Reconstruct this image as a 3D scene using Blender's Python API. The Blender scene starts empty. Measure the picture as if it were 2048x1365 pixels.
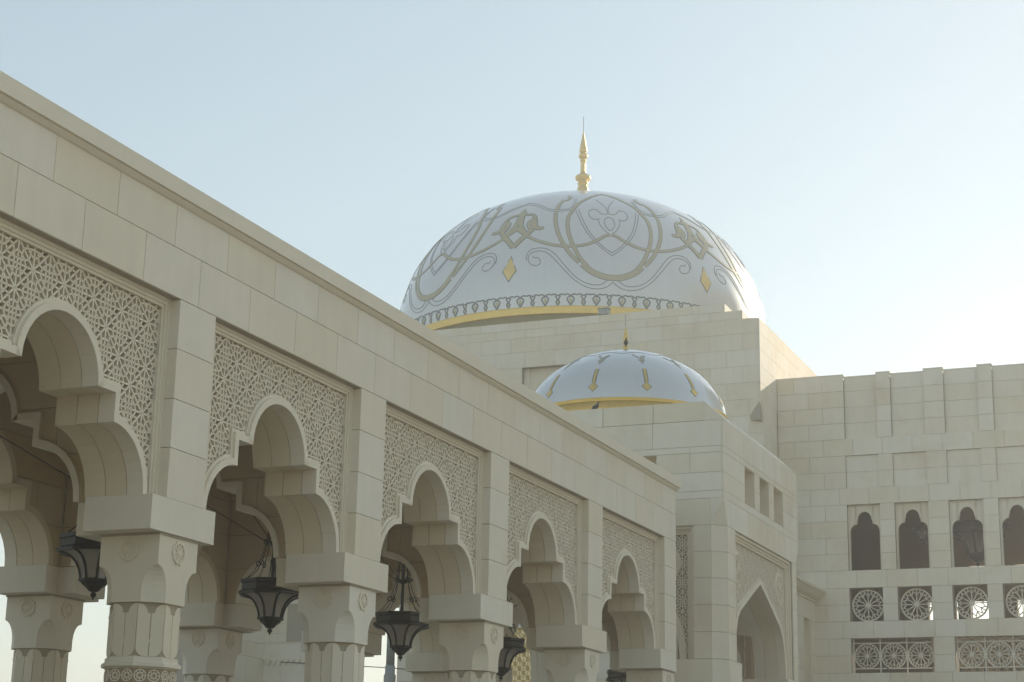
import bpy, math, random
from mathutils import Vector, Matrix
R = math.radians
random.seed(7)
sc = bpy.context.scene
col = sc.collection

# ------------------------------------------------------------------ camera
cam = bpy.data.cameras.new('camera')
cam.lens = 62.458; cam.sensor_width = 36.0; cam.clip_start = 0.1; cam.clip_end = 3000
co = bpy.data.objects.new('camera', cam); col.objects.link(co); sc.camera = co
YAW, PIT, ROL = 0.3976, 0.2634, 0.0207
fw = Vector((math.cos(YAW)*math.cos(PIT), math.sin(YAW)*math.cos(PIT), math.sin(PIT)))
rt = Vector((math.sin(YAW), -math.cos(YAW), 0)); up = rt.cross(fw)
r2 = rt*math.cos(ROL)+up*math.sin(ROL); u2 = up*math.cos(ROL)-rt*math.sin(ROL)
co.matrix_world = Matrix(((r2.x, u2.x, -fw.x, -20.0862), (r2.y, u2.y, -fw.y, -13.4423), (r2.z, u2.z, -fw.z, 1.65), (0, 0, 0, 1)))

# ------------------------------------------------------------------ light
SUN_EL, SUN_AZ = 21.9, -17.0          # azimuth from +X, towards -Y
w = bpy.data.worlds.new('World'); sc.world = w; w.use_nodes = True
nt = w.node_tree; bg = nt.nodes['Background']
sky = nt.nodes.new('ShaderNodeTexSky'); sky.sky_type = 'NISHITA'; sky.sun_disc = False
sky.sun_elevation = R(SUN_EL); sky.sun_rotation = R(90.0-SUN_AZ)
sky.air_density = 1.0; sky.dust_density = 0.12; sky.ozone_density = 1.0; sky.altitude = 0
gmn = nt.nodes.new('ShaderNodeGamma'); gmn.inputs['Gamma'].default_value = 0.58       # pale, dusty air: the whole sky is evened out and whitened
tnt = nt.nodes.new('ShaderNodeMix'); tnt.data_type = 'RGBA'; tnt.blend_type = 'MULTIPLY'; tnt.inputs[0].default_value = 1.0; tnt.inputs[7].default_value = (1.03, 1.0, 0.89, 1)
nt.links.new(sky.outputs[0], gmn.inputs[0]); nt.links.new(gmn.outputs[0], tnt.inputs[6]); nt.links.new(tnt.outputs[2], bg.inputs[0]); bg.inputs[1].default_value = 0.142
sl = bpy.data.lights.new('sun', 'SUN'); sl.energy = 2.0; sl.angle = R(0.53); sl.color = (1.0, 0.89, 0.73)
so = bpy.data.objects.new('sun', sl); col.objects.link(so)
sd = Vector((math.cos(R(SUN_AZ))*math.cos(R(SUN_EL)), math.sin(R(SUN_AZ))*math.cos(R(SUN_EL)), math.sin(R(SUN_EL))))
so.rotation_euler = sd.to_track_quat('Z', 'Y').to_euler(); so.location = sd*200
sc.view_settings.view_transform = 'Standard'; sc.view_settings.look = 'None'
sc.view_settings.exposure = 1.3; sc.view_settings.gamma = 1.0; sc.view_settings.use_curve_mapping = False
sc.render.engine = 'CYCLES'
cy = sc.cycles
cy.max_bounces = 10; cy.diffuse_bounces = 7; cy.glossy_bounces = 4; cy.transmission_bounces = 4; cy.volume_bounces = 1
cy.use_denoising = True; cy.sample_clamp_indirect = 6.0; cy.caustics_reflective = False; cy.caustics_refractive = False
HAZE, HAZE_G = 0.0020, 0.75

# ------------------------------------------------------------------ materials
def mat(name, base, rough=0.8, metal=0.0, var=0.0, noise=0.0, nscale=1.0, bump=0.0, bscale=40.0, stain=None, spec=0.5, coat=0.0, streak=0.0):
    m = bpy.data.materials.new(name); m.use_nodes = True; t = m.node_tree; b = t.nodes['Principled BSDF']
    b.inputs['Base Color'].default_value = (*base, 1); b.inputs['Roughness'].default_value = rough
    b.inputs['Metallic'].default_value = metal; b.inputs['Specular IOR Level'].default_value = spec
    b.inputs['Coat Weight'].default_value = coat; b.inputs['Coat Roughness'].default_value = 0.05
    g = t.nodes.new('ShaderNodeNewGeometry'); cur = None
    def noise_n(scale, detail=4, rough_=0.6):
        n = t.nodes.new('ShaderNodeTexNoise'); n.inputs['Scale'].default_value = scale
        n.inputs['Detail'].default_value = detail; n.inputs['Roughness'].default_value = rough_
        t.links.new(g.outputs['Position'], n.inputs['Vector']); return n
    if var or noise or stain:
        hs = t.nodes.new('ShaderNodeHueSaturation'); hs.inputs['Color'].default_value = (*base, 1)
        cur = hs.outputs[0]
        a = t.nodes.new('ShaderNodeMath'); a.operation = 'MULTIPLY_ADD'
        n = noise_n(nscale); t.links.new(n.outputs['Fac'], a.inputs[0]); a.inputs[1].default_value = noise*2; a.inputs[2].default_value = 1-noise
        if var:
            oi = t.nodes.new('ShaderNodeObjectInfo'); v = t.nodes.new('ShaderNodeMath'); v.operation = 'MULTIPLY_ADD'
            t.links.new(oi.outputs['Random'], v.inputs[0]); v.inputs[1].default_value = var*2; t.links.new(a.outputs[0], v.inputs[2])
            v2 = t.nodes.new('ShaderNodeMath'); v2.operation = 'SUBTRACT'; t.links.new(v.outputs[0], v2.inputs[0]); v2.inputs[1].default_value = var
            t.links.new(v2.outputs[0], hs.inputs['Value'])
            s = t.nodes.new('ShaderNodeMath'); s.operation = 'MULTIPLY_ADD'; t.links.new(oi.outputs['Random'], s.inputs[0])
            s.inputs[1].default_value = -0.36; s.inputs[2].default_value = 1.18; t.links.new(s.outputs[0], hs.inputs['Saturation'])
        else:
            t.links.new(a.outputs[0], hs.inputs['Value'])
        if streak:
            mp = t.nodes.new('ShaderNodeMapping'); mp.inputs['Scale'].default_value = (2.2, 2.2, 0.22); t.links.new(g.outputs['Position'], mp.inputs['Vector'])
            n3 = t.nodes.new('ShaderNodeTexNoise'); n3.inputs['Scale'].default_value = 1.6; n3.inputs['Detail'].default_value = 5; t.links.new(mp.outputs[0], n3.inputs['Vector'])
            a3 = t.nodes.new('ShaderNodeMath'); a3.operation = 'MULTIPLY_ADD'; t.links.new(n3.outputs['Fac'], a3.inputs[0]); a3.inputs[1].default_value = 2*streak; a3.inputs[2].default_value = -streak
            a4 = t.nodes.new('ShaderNodeMath'); a4.operation = 'ADD'; src = hs.inputs['Value'].links[0].from_socket; t.links.new(src, a4.inputs[0]); t.links.new(a3.outputs[0], a4.inputs[1]); t.links.new(a4.outputs[0], hs.inputs['Value'])
    if stain:
        n = noise_n(0.55, 5, 0.7); cr = t.nodes.new('ShaderNodeValToRGB'); cr.color_ramp.elements[0].position = 0.52; cr.color_ramp.elements[1].position = 0.72
        t.links.new(n.outputs['Fac'], cr.inputs[0]); mx = t.nodes.new('ShaderNodeMix'); mx.data_type = 'RGBA'
        k = t.nodes.new('ShaderNodeMath'); k.operation = 'MULTIPLY'; t.links.new(cr.outputs[0], k.inputs[0]); k.inputs[1].default_value = stain[1]
        t.links.new(k.outputs[0], mx.inputs[0]); t.links.new(cur, mx.inputs[6]); mx.inputs[7].default_value = (*stain[0], 1); cur = mx.outputs[2]
    if cur: t.links.new(cur, b.inputs['Base Color'])
    if bump:
        n = noise_n(bscale, 3); bp = t.nodes.new('ShaderNodeBump'); bp.inputs['Strength'].default_value = bump; bp.inputs['Distance'].default_value = 0.01
        t.links.new(n.outputs['Fac'], bp.inputs['Height']); t.links.new(bp.outputs[0], b.inputs['Normal'])
    return m
LIME = (0.76, 0.69, 0.555)
M = dict(
    stone=mat('limestone', LIME, 0.75, streak=0.06, var=0.018, noise=0.05, nscale=1.3, bump=0.25, stain=((0.60, 0.51, 0.38), 0.3)),
    farstone=mat('limestone_weathered', (0.79, 0.72, 0.58), 0.78, streak=0.06, var=0.025, noise=0.05, nscale=0.8, bump=0.2, stain=((0.64, 0.52, 0.36), 0.45)),
    carved=mat('carved_limestone', (0.77, 0.70, 0.56), 0.75, noise=0.05, nscale=2.0, bump=0.2),
    recess=mat('shaded_recess_limestone', (0.36, 0.27, 0.17), 0.8, noise=0.08, nscale=2.0),  # darkened limestone: shade behind the carving is put into the colour
    mortar=mat('mortar_joint', (0.42, 0.37, 0.29), 0.9, noise=0.1, nscale=3.0),
    tile=mat('white_dome_mosaic', (0.66, 0.66, 0.65), 0.32, metal=0.3, streak=0.05, noise=0.04, nscale=0.6, bump=0.03, bscale=14.0, coat=1.0),
    gold=mat('gold_mosaic', (0.78, 0.56, 0.20), 0.38, metal=0.75, noise=0.15, nscale=6.0, bump=0.3, bscale=18.0),
    goldband=mat('gold_rim', (0.80, 0.56, 0.17), 0.42, metal=0.7, noise=0.12, nscale=3.0, bump=0.2, bscale=14.0),
    line=mat('grey_mosaic_outline', (0.17, 0.19, 0.19), 0.4, noise=0.1, nscale=5.0),
    palegold=mat('pale_gold_mosaic', (0.46, 0.41, 0.26), 0.35, metal=0.35, noise=0.12, nscale=6.0),
    bronze=mat('dark_bronze', (0.020, 0.018, 0.015), 0.42, metal=0.5, noise=0.2, nscale=12.0),
    glass=mat('frosted_lantern_glass', (0.36, 0.33, 0.28), 0.35, noise=0.05, nscale=9.0),
    paving=mat('paving_stone', (0.33, 0.29, 0.225), 0.8, noise=0.1, nscale=0.5, bump=0.2),
    steel=mat('galvanised_steel', (0.34, 0.35, 0.33), 0.5, metal=0.3, noise=0.08, nscale=4.0),
    pigeon=mat('pigeon_feathers', (0.10, 0.09, 0.09), 0.7, noise=0.3, nscale=40.0),
    pane=mat('grey_window_pane', (0.34, 0.36, 0.35), 0.3, noise=0.08, nscale=2.0),
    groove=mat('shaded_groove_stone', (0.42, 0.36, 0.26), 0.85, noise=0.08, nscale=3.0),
    soffit=mat('bounce_tinted_soffit', (0.72, 0.62, 0.45), 0.78, noise=0.05, nscale=1.3, bump=0.2),  # warmer limestone copy, bounced light under the arches tinted in
    warm=mat('bounce_tinted_limestone', (0.60, 0.485, 0.315), 0.8, var=0.03, noise=0.06, nscale=1.3),  # limestone darkened and warmed, interior bounce light painted into its colour
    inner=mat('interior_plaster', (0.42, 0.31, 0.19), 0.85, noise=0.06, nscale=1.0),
)

# ------------------------------------------------------------------ helpers
class MB:
    def __init__(s): s.v = []; s.f = []
    def add(s, vs, fs):
        n = len(s.v); s.v += [tuple(p) for p in vs]; s.f += [tuple(i+n for i in f) for f in fs]; return s
    def box(s, x0, x1, y0, y1, z0, z1):
        return s.add([(x0,y0,z0),(x1,y0,z0),(x1,y1,z0),(x0,y1,z0),(x0,y0,z1),(x1,y0,z1),(x1,y1,z1),(x0,y1,z1)],
                     [(0,3,2,1),(4,5,6,7),(0,1,5,4),(1,2,6,5),(2,3,7,6),(3,0,4,7)])
    def extr(s, poly, y0, y1):               # polygon in (x,z), extruded along y
        n = len(poly); a = sum(poly[i][0]*poly[(i+1)%n][1]-poly[(i+1)%n][0]*poly[i][1] for i in range(n))
        if a < 0: poly = poly[::-1]
        vs = [(p[0], y0, p[1]) for p in poly]+[(p[0], y1, p[1]) for p in poly]
        fs = [tuple(range(n)), tuple(range(2*n-1, n-1, -1))]+[(i, i+n, (i+1) % n+n, (i+1) % n) for i in range(n)]
        return s.add(vs, [f if i < 2 else f[::1] for i, f in enumerate(fs)])
    def ring(s, A, B, y0, y1):               # strip between open polylines A,B (x,z), extruded along y
        n = len(A)
        vs = [(p[0], y0, p[1]) for p in A]+[(p[0], y0, p[1]) for p in B]+[(p[0], y1, p[1]) for p in A]+[(p[0], y1, p[1]) for p in B]
        fs = []
        for i in range(n-1):
            fs += [(i, i+1, n+i+1, n+i), (2*n+i, 3*n+i, 3*n+i+1, 2*n+i+1), (i, 2*n+i, 2*n+i+1, i+1), (n+i, n+i+1, 3*n+i+1, 3*n+i)]
        fs += [(0, n, 3*n, 2*n), (n-1, 3*n-1, 4*n-1, 2*n-1)]
        return s.add(vs, fs)
    def lathe(s, prof, n=24, cx=0, cy=0, a0=0.0):
        vs = []; fs = []; m = len(prof)
        for r, z in prof:
            for k in range(n):
                a = a0+2*math.pi*k/n; vs.append((cx+r*math.cos(a), cy+r*math.sin(a), z))
        for i in range(m-1):
            for k in range(n):
                k2 = (k+1) % n; fs.append((i*n+k, i*n+k2, (i+1)*n+k2, (i+1)*n+k))
        return s.add(vs, fs)
    def tube(s, pts, r, n=6):
        vs = []; fs = []; P = [Vector(p) for p in pts]
        for i, p in enumerate(P):
            d = (P[min(i+1, len(P)-1)]-P[max(i-1, 0)]).normalized()
            a = d.cross(Vector((0, 0, 1)));
            if a.length < 1e-3: a = d.cross(Vector((1, 0, 0)))
            a.normalize(); b = d.cross(a); rr = r[i] if isinstance(r, (list, tuple)) else r
            for k in range(n):
                t = 2*math.pi*k/n; vs.append(p+a*rr*math.cos(t)+b*rr*math.sin(t))
        for i in range(len(P)-1):
            for k in range(n):
                k2 = (k+1) % n; fs.append((i*n+k, i*n+k2, (i+1)*n+k2, (i+1)*n+k))
        fs += [tuple(range(n-1, -1, -1)), tuple(range((len(P)-1)*n, len(P)*n))]
        return s.add(vs, fs)
    def mesh(s, name, m, smooth=False):
        me = bpy.data.meshes.new(name); me.from_pydata(s.v, [], s.f); me.materials.append(M[m] if isinstance(m, str) else m)
        if smooth: me.polygons.foreach_set('use_smooth', [True]*len(me.polygons))
        me.update(); return me
    def build(s, name, m, parent=None, smooth=False, **k):
        return put(s.mesh(name, m, smooth), name, parent, **k)
def put(me, name, parent=None, loc=(0,0,0), rotz=0.0, scale=None, **k):
    o = bpy.data.objects.new(name, me); col.objects.link(o); o.location = loc; o.rotation_euler = (0, 0, rotz)
    if scale: o.scale = scale
    if parent: o.parent = parent
    for a, b in k.items(): o[a] = b
    return o
def thing(name, label, cat, loc=(0,0,0), group=None, rotz=0.0, **k):
    o = bpy.data.objects.new(name, None); o.empty_display_size = 0.2; col.objects.link(o); o.location = loc; o.rotation_euler = (0,0,rotz)
    o['label'] = label; o['category'] = cat
    if group: o['group'] = group
    for a, b in k.items(): o[a] = b
    return o
def copy_tree(o, parent=None):
    c = o.copy(); col.objects.link(c)
    if parent: c.parent = parent
    for ch in list(o.children): copy_tree(ch, c)
    return c
_unit = {}
def unit(m):
    if m not in _unit: _unit[m] = MB().box(0,1,0,1,0,1).mesh('stone_block', m)
    return _unit[m]
def block(parent, name, m, x0, x1, y0, y1, z0, z1):
    return put(unit(m), name, parent, (x0, y0, z0), 0, (x1-x0, y1-y0, z1-z0))

def clad(parent, face, P, u0, u1, zs, wid, holes=(), th=0.035, gap=0.012, m='stone', seed=1, name='stone', cap=280):
    """running-bond facing stones in front of plane P (face 'x': faces -X, u = Y; face 'y': faces -Y, u = X)"""
    rnd = random.Random(seed); n = 0
    for i in range(len(zs)-1):
        za, zb = zs[i], zs[i+1]
        cuts = sorted({za, zb} | {h[k] for h in holes for k in (2, 3) if za+0.05 < h[k] < zb-0.05})
        for c in range(len(cuts)-1):
            a, b = cuts[c], cuts[c+1]
            spans = [(u0, u1)]
            for h in holes:
                if h[2] < b-0.02 and h[3] > a+0.02:
                    ns = []
                    for s in spans:
                        if h[1] <= s[0] or h[0] >= s[1]: ns.append(s); continue
                        if h[0]-s[0] > 0.05: ns.append((s[0], h[0]))
                        if s[1]-h[1] > 0.05: ns.append((h[1], s[1]))
                    spans = ns
            off = (wid*0.5 if i % 2 else 0)
            for s in spans:
                cutsu = [s[0]]; x = u0-wid+off
                while x < s[1]:
                    if x > s[0]+wid*0.36 and x < s[1]-wid*0.36: cutsu.append(x)
                    x += wid
                cutsu.append(s[1])
                for q in range(len(cutsu)-1):
                    t = th*(1+rnd.uniform(-0.06, 0.06)); g = gap/2
                    a0, a1 = cutsu[q]+g, cutsu[q+1]-g
                    if face == 'x': block(parent, name, m, P, P+t if False else P+th, a0, a1, a+g, b-g)
                    else: block(parent, name, m, a0, a1, P, P+th, a+g, b-g)
                    n += 1
    return n

# ------------------------------------------------------------------ setting
g = MB().box(-900, 900, -900, 900, -0.5, 0); g.build('ground', 'paving', kind='structure')

# ------------------------------------------------------------------ arch unit (local u = x, centred; depth = y; z)
def arc(cx, cz, rx, rz, a0, a1, n): return [(cx+rx*math.cos(R(a0+(a1-a0)*i/n)), cz+rz*math.sin(R(a0+(a1-a0)*i/n))) for i in range(n+1)]
ZS = 5.764
half = [(1.965, ZS)]+arc(1.19, 5.79, 0.775, 0.80, 0, 90, 9)+[(1.19, 6.98), (0.79, 6.98)]+arc(0, 6.985, 0.79, 0.775, 0, 90, 9)
PROF = [(-x, z) for x, z in half]+[(x, z) for x, z in half[::-1][1:]]
def offset(poly, d):
    out = []; n = len(poly)
    for i in range(n):
        p = Vector(poly[i]); nn = []
        if i > 0: e = (p-Vector(poly[i-1])).normalized(); nn.append(Vector((-e.y, e.x)))
        if i < n-1: e = (Vector(poly[i+1])-p).normalized(); nn.append(Vector((-e.y, e.x)))
        if len(nn) == 2:
            b = (nn[0]+nn[1]); k = max(0.5, (1+nn[0].dot(nn[1])))
            q = p+b*(d/k)
        else: q = p+nn[0]*d
        out.append((q.x, q.y))
    return out
def opening_top(poly):
    def f(x, side=1):
        best = None
        for i in range(len(poly)-1):
            (xa, za), (xb, zb) = poly[i], poly[i+1]
            if xb-xa > 1e-6 and xa-1e-9 <= x <= xb+1e-9:
                z = za+(zb-za)*(x-xa)/(xb-xa)
                best = z if best is None else (max(best, z))
        return best
    return f
def stone_over(poly, a, b, z0, z1):
    """polygons (x,z) of the rectangle [a,b]x[z0,z1] outside the opening under poly"""
    xs = {a, b}
    for p in poly:
        for e in (-1e-4, 1e-4):
            if a < p[0]+e < b: xs.add(p[0]+e)
    f = opening_top(poly)
    S = sorted(xs); vals = []
    for x in S:
        t = f(x); vals.append(-99 if t is None else t)
    res = []; cur = []
    for i in range(len(S)-1):
        xa, xb, ta, tb = S[i], S[i+1], vals[i], vals[i+1]
        if ta >= z1-1e-3 and tb >= z1-1e-3:
            if cur: res.append(cur); cur = []
            continue
        if ta < z1 <= tb and tb > ta: xm = xa+(xb-xa)*(z1-ta)/(tb-ta); pa = (xa, max(z0, ta)); pb = (xm, z1)
        elif tb < z1 <= ta and ta > tb: xm = xa+(xb-xa)*(z1-ta)/(tb-ta); pa = (xm, z1); pb = (xb, max(z0, tb))
        else: pa = (xa, max(z0, ta)); pb = (xb, max(z0, tb))
        if not cur: cur = [pa, pb]
        else: cur.append(pb)
        if pb[0] < xb-1e-6: res.append(cur); cur = []
    if cur: res.append(cur)
    out = []
    for c in res:
        q = [c[0]]
        for p in c[1:]:
            if abs(p[0]-q[-1][0])+abs(p[1]-q[-1][1]) > 5e-4: q.append(p)
        if q[-1][0]-q[0][0] < 0.03: continue
        pl = q+[(q[-1][0], z1), (q[0][0], z1)]
        cl = [pl[0]]
        for p in pl[1:]:
            if abs(p[0]-cl[-1][0])+abs(p[1]-cl[-1][1]) > 5e-4: cl.append(p)
        if abs(cl[0][0]-cl[-1][0])+abs(cl[0][1]-cl[-1][1]) < 5e-4: cl.pop()
        if len(cl) >= 3: out.append(cl)
    return out
COUR = [ZS, 6.455, 7.14, 7.845, 8.553]
TR = offset(PROF, 0.10); TR2 = offset(PROF, 0.15)
def strip_polys(poly, a, b, z0, z1, y0, y1):
    """same stones as quads columns so concave outlines stay clean"""
    res = []
    for pl in stone_over(poly, a, b, z0, z1):
        mb = MB(); low = [p for p in pl if p[1] < z1-1e-6 or True]
        # split: lower chain = all but the trailing top corners
        chain = []
        for p in pl:
            if chain and p[0] < chain[-1][0]-1e-6: break
            if chain and abs(p[0]-chain[-1][0]) < 1e-6 and abs(p[1]-z1) < 1e-6 and p is not pl[0] and pl.index(p) >= len(pl)-2: break
            chain.append(p)
        top = [(p[0], z1) for p in chain]
        mb.ring(chain, top, y0, y1); res.append(mb)
    return res

# lattice of eight-pointed stars (front y0, depth d)
def lattice(inside, x0, x1, z0, z1, cx, cz, g=0.3175, y0=0.0, d=0.05, wd=0.027):
    mb = MB(); segs = []
    def S(a, b): segs.append((a, b))
    ni = int((x1-x0)/g)+4; nj = int((z1-z0)/g)+4
    k = g/0.3175
    for i in range(-ni, ni+1):
        for j in range(-nj, nj+1):
            X, Z = cx+i*g, cz+j*g
            if X < x0-g or X > x1+g or Z < z0-g or Z > z1+g: continue
            if (i+j) % 2 == 0:
                R1, R2 = 0.200*k, 0.142*k; ring = []
                for q in range(16):
                    a = R(22.5*q); r = R2 if q % 2 == 0 else R1; ring.append((X+r*math.cos(a), Z+r*math.sin(a)))
                for q in range(16): S(ring[q], ring[(q+1) % 16])
                for q in range(8):
                    a = R(45*q); L = g if q % 2 == 0 else g*1.4142*0.5
                    S((X, Z), (X+L*math.cos(a), Z+L*math.sin(a)))
                for q in range(8):
                    a = R(22.5+45*q); p = ring[2*q+1]
                    ax = R(90*round((22.5+45*q)/90)); nx, nz = X+g*math.cos(ax), Z+g*math.sin(ax)
                    sx = nx-0.066*k*math.cos(ax)+(-math.sin(ax))*0.066*k*(1 if math.sin(a-ax) > 0 else -1)
                    sz = nz-0.066*k*math.sin(ax)+math.cos(ax)*0.066*k*(1 if math.sin(a-ax) > 0 else -1)
                    S(p, (sx, sz))
                for q in (0, 1):
                    for sg_ in (1, -1):
                        a = R(45+90*q); b_ = a+sg_*R(22.5); p = (X+R1*math.cos(b_), Z+R1*math.sin(b_))
                        S(p, (p[0]+0.079*k*math.cos(a), p[1]+0.079*k*math.sin(a)))
            else:
                c = 0.066*k
                S((X-c, Z-c), (X+c, Z-c)); S((X+c, Z-c), (X+c, Z+c)); S((X+c, Z+c), (X-c, Z+c)); S((X-c, Z+c), (X-c, Z-c))
    seen = set()
    for a, b in segs:
        key = tuple(sorted(((round(a[0], 3), round(a[1], 3)), (round(b[0], 3), round(b[1], 3)))))
        if key in seen: continue
        seen.add(key)
        L = math.hypot(b[0]-a[0], b[1]-a[1]); n = max(1, int(L/0.08)); ok = []
        for q in range(n):
            t = (q+0.5)/n; ok.append(inside(a[0]+(b[0]-a[0])*t, a[1]+(b[1]-a[1])*t))
        q = 0
        while q < n:
            if not ok[q]: q += 1; continue
            e = q
            while e < n and ok[e]: e += 1
            p0 = (a[0]+(b[0]-a[0])*q/n, a[1]+(b[1]-a[1])*q/n); p1 = (a[0]+(b[0]-a[0])*e/n, a[1]+(b[1]-a[1])*e/n)
            dx, dz = (p1[0]-p0[0]), (p1[1]-p0[1]); l = math.hypot(dx, dz); nx, nz = -dz/l*wd/2, dx/l*wd/2
            A = (p0[0]-nx, p0[1]-nz); B = (p1[0]-nx, p1[1]-nz); Cc = (p1[0]+nx, p1[1]+nz); D = (p0[0]+nx, p0[1]+nz)
            mb.add([(A[0], y0, A[1]), (B[0], y0, B[1]), (Cc[0], y0, Cc[1]), (D[0], y0, D[1]), (A[0], y0+d, A[1]), (B[0], y0+d, B[1]), (Cc[0], y0+d, Cc[1]), (D[0], y0+d, D[1])],
                   [(0, 1, 2, 3), (0, 4, 5, 1), (2, 6, 7, 3)])
            q = e
    return mb

# ------------------------------------------------------------------ colonnade
colo = thing('colonnade', 'long pale limestone colonnade with lobed arches, carved star screens and a plain frieze', 'colonnade')
XB, XE = -10.0, 22.937
PW = 0.924; CC = 3.212           # centre of bay 0
BAYS = [-2, -1, 0, 1, 2, 3]
# --- frieze core, ceiling, roof
core = MB()
core.box(XB, XE-0.04, 0.04, 1.06, 8.557, 9.90); core.box(XB, XE-0.04, 5.82, 6.86, 8.557, 9.90)
core.box(XB, XE-0.04, 1.06, 5.82, 9.2, 9.9)
core.build('masonry_core', 'mortar', colo)
for i, X0 in enumerate([k*5.5 for k in range(-2, 5)]):   # coffered ceiling beams above the transverse arches
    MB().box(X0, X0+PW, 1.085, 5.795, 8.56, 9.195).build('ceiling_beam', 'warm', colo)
rnd = random.Random(3)
def frz(z0, z1, first):
    x = first
    while x < XE-0.01:
        a, b = max(x, XB), min(x+1.378, XE)
        if b-a > 0.1: block(colo, 'frieze_stone', 'stone', a+0.005, b-0.005, 0, 0.038, z0+0.005, z1-0.005)
        x += 1.378
frz(8.553, 9.249, -2.304-1.378*6); frz(9.249, 9.87, -1.619-1.378*7)
for z0, z1 in ((8.553, 9.249), (9.249, 9.87)):           # end faces
    block(colo, 'frieze_stone', 'stone', XE-0.038, XE, 0.045, 1.05, z0+0.005, z1-0.005)
MB().box(XB, XE-0.05, 6.862, 6.9, 8.557, 9.9).build('rear_frieze', 'stone', colo)
# --- cornice, in lengths
cp = [(0.0, 9.86), (-0.03, 9.875), (-0.06, 9.905), (-0.075, 9.938), (-0.12, 9.94), (-0.12, 10.176), (0.05, 10.20), (1.1, 10.22), (1.1, 9.905), (0.0, 9.905)]
x = XB
while x < XE:
    b = min(x+2.756, XE+0.07)
    if XE-b < 0.6: b = XE+0.07
    mb = MB(); n = len(cp)
    vs = [(x+0.002, p[0], p[1]) for p in cp]+[(b-0.002, p[0], p[1]) for p in cp]
    mb.add(vs, [tuple(range(n)), tuple(range(2*n-1, n-1, -1))]+[(i, (i+1) % n, (i+1) % n+n, i+n) for i in range(n)])
    mb.build('cornice', 'carved', colo)
    x = b
MB().box(XB, XE+0.07, 1.11, 6.95, 9.91, 10.1).build('roof_slab', 'stone', colo)
# --- soffit under the frieze between piers + frame mouldings
def frame_mesh():
    mb = MB(); hw = 5.5/2-PW/2
    for w0, w1, yy in ((0.0, 0.05, 0.155), (0.05, 0.095, 0.175), (0.095, 0.135, 0.20)):
        zt = 8.556
        mb.box(-hw+w0, -hw+w1, yy, 0.38, ZS, zt-w0); mb.box(hw-w1, hw-w0, yy, 0.38, ZS, zt-w0)
        mb.box(-hw+w1, hw-w1, yy, 0.38, zt-w1, zt-w0)
    return mb.mesh('panel_frame', 'carved')
FM = frame_mesh()
hw = 5.5/2-PW/2
def inside_front(x, z):
    if abs(x) > hw-0.13 or z > 8.425 or z < ZS+0.01: return False
    t = opening_top(TR)(x)
    if t is not None and z < t+0.0: return False
    if abs(x) > 2.0: return True
    return t is None or z > t
LM = lattice(inside_front, -hw+0.13, hw-0.13, ZS, 8.43, 0.0, 8.13, y0=0.235, d=0.08).mesh('lattice_panel', 'carved')
def fset(lo, hi, nm, m, y0, y1, pl=PROF): return MB().ring(pl, offset(pl, hi), y0, y1).mesh(nm, m)
TRM = MB().ring(PROF, TR, 0.165, 0.42); TRM.ring(TR, TR2, 0.205, 0.37); TRM = TRM.mesh('arch_trim', 'carved')
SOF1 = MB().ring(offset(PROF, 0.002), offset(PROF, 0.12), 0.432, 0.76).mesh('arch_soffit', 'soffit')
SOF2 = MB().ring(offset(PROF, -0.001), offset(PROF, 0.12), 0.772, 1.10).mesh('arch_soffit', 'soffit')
GRV = MB().ring(offset(PROF, 0.025), offset(PROF, 0.13), 0.30, 1.07).mesh('arch_core', 'mortar')
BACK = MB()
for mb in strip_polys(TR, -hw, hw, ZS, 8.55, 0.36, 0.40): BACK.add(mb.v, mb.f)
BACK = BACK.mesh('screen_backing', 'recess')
def spandrels(y0, y1, w_):
    res = []
    for i in range(4):
        zs = [-w_, -1.55 if i % 2 else -w_*0.999, 0 if i == 3 else None, 1.55 if i % 2 else w_*0.999, w_]
        zs = sorted({z for z in zs if z is not None})
        for q in range(len(zs)-1):
            if zs[q+1]-zs[q] < 0.1: continue
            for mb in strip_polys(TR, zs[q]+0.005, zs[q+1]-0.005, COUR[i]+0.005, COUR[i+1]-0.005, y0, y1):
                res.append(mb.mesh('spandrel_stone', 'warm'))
    return res
SPI = spandrels(1.03, 1.07, hw)
CORE = MB()
for mb in strip_polys(TR, -hw, hw, ZS, 8.553, 0.405, 1.025): CORE.add(mb.v, mb.f)
CORE = CORE.mesh('spandrel_core', 'mortar')
for k in BAYS:
    L = (CC+5.5*k, 0, 0)
    put(FM, 'panel_frame', colo, L); put(LM, 'lattice_panel', colo, L); put(TRM, 'arch_trim', colo, L)
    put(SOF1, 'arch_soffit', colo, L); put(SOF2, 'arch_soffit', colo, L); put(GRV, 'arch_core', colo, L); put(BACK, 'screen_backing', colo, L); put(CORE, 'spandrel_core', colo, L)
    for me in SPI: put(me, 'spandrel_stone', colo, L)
    # rear arcade: same unit turned round (its inner face looks to the front)
    L2 = (CC+5.5*k, 6.88, 0)
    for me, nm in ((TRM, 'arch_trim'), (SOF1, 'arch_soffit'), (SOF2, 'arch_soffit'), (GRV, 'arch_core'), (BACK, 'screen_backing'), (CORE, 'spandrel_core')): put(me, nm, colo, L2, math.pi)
    for me in SPI: put(me, 'spandrel_stone', colo, L2, math.pi)
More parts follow.
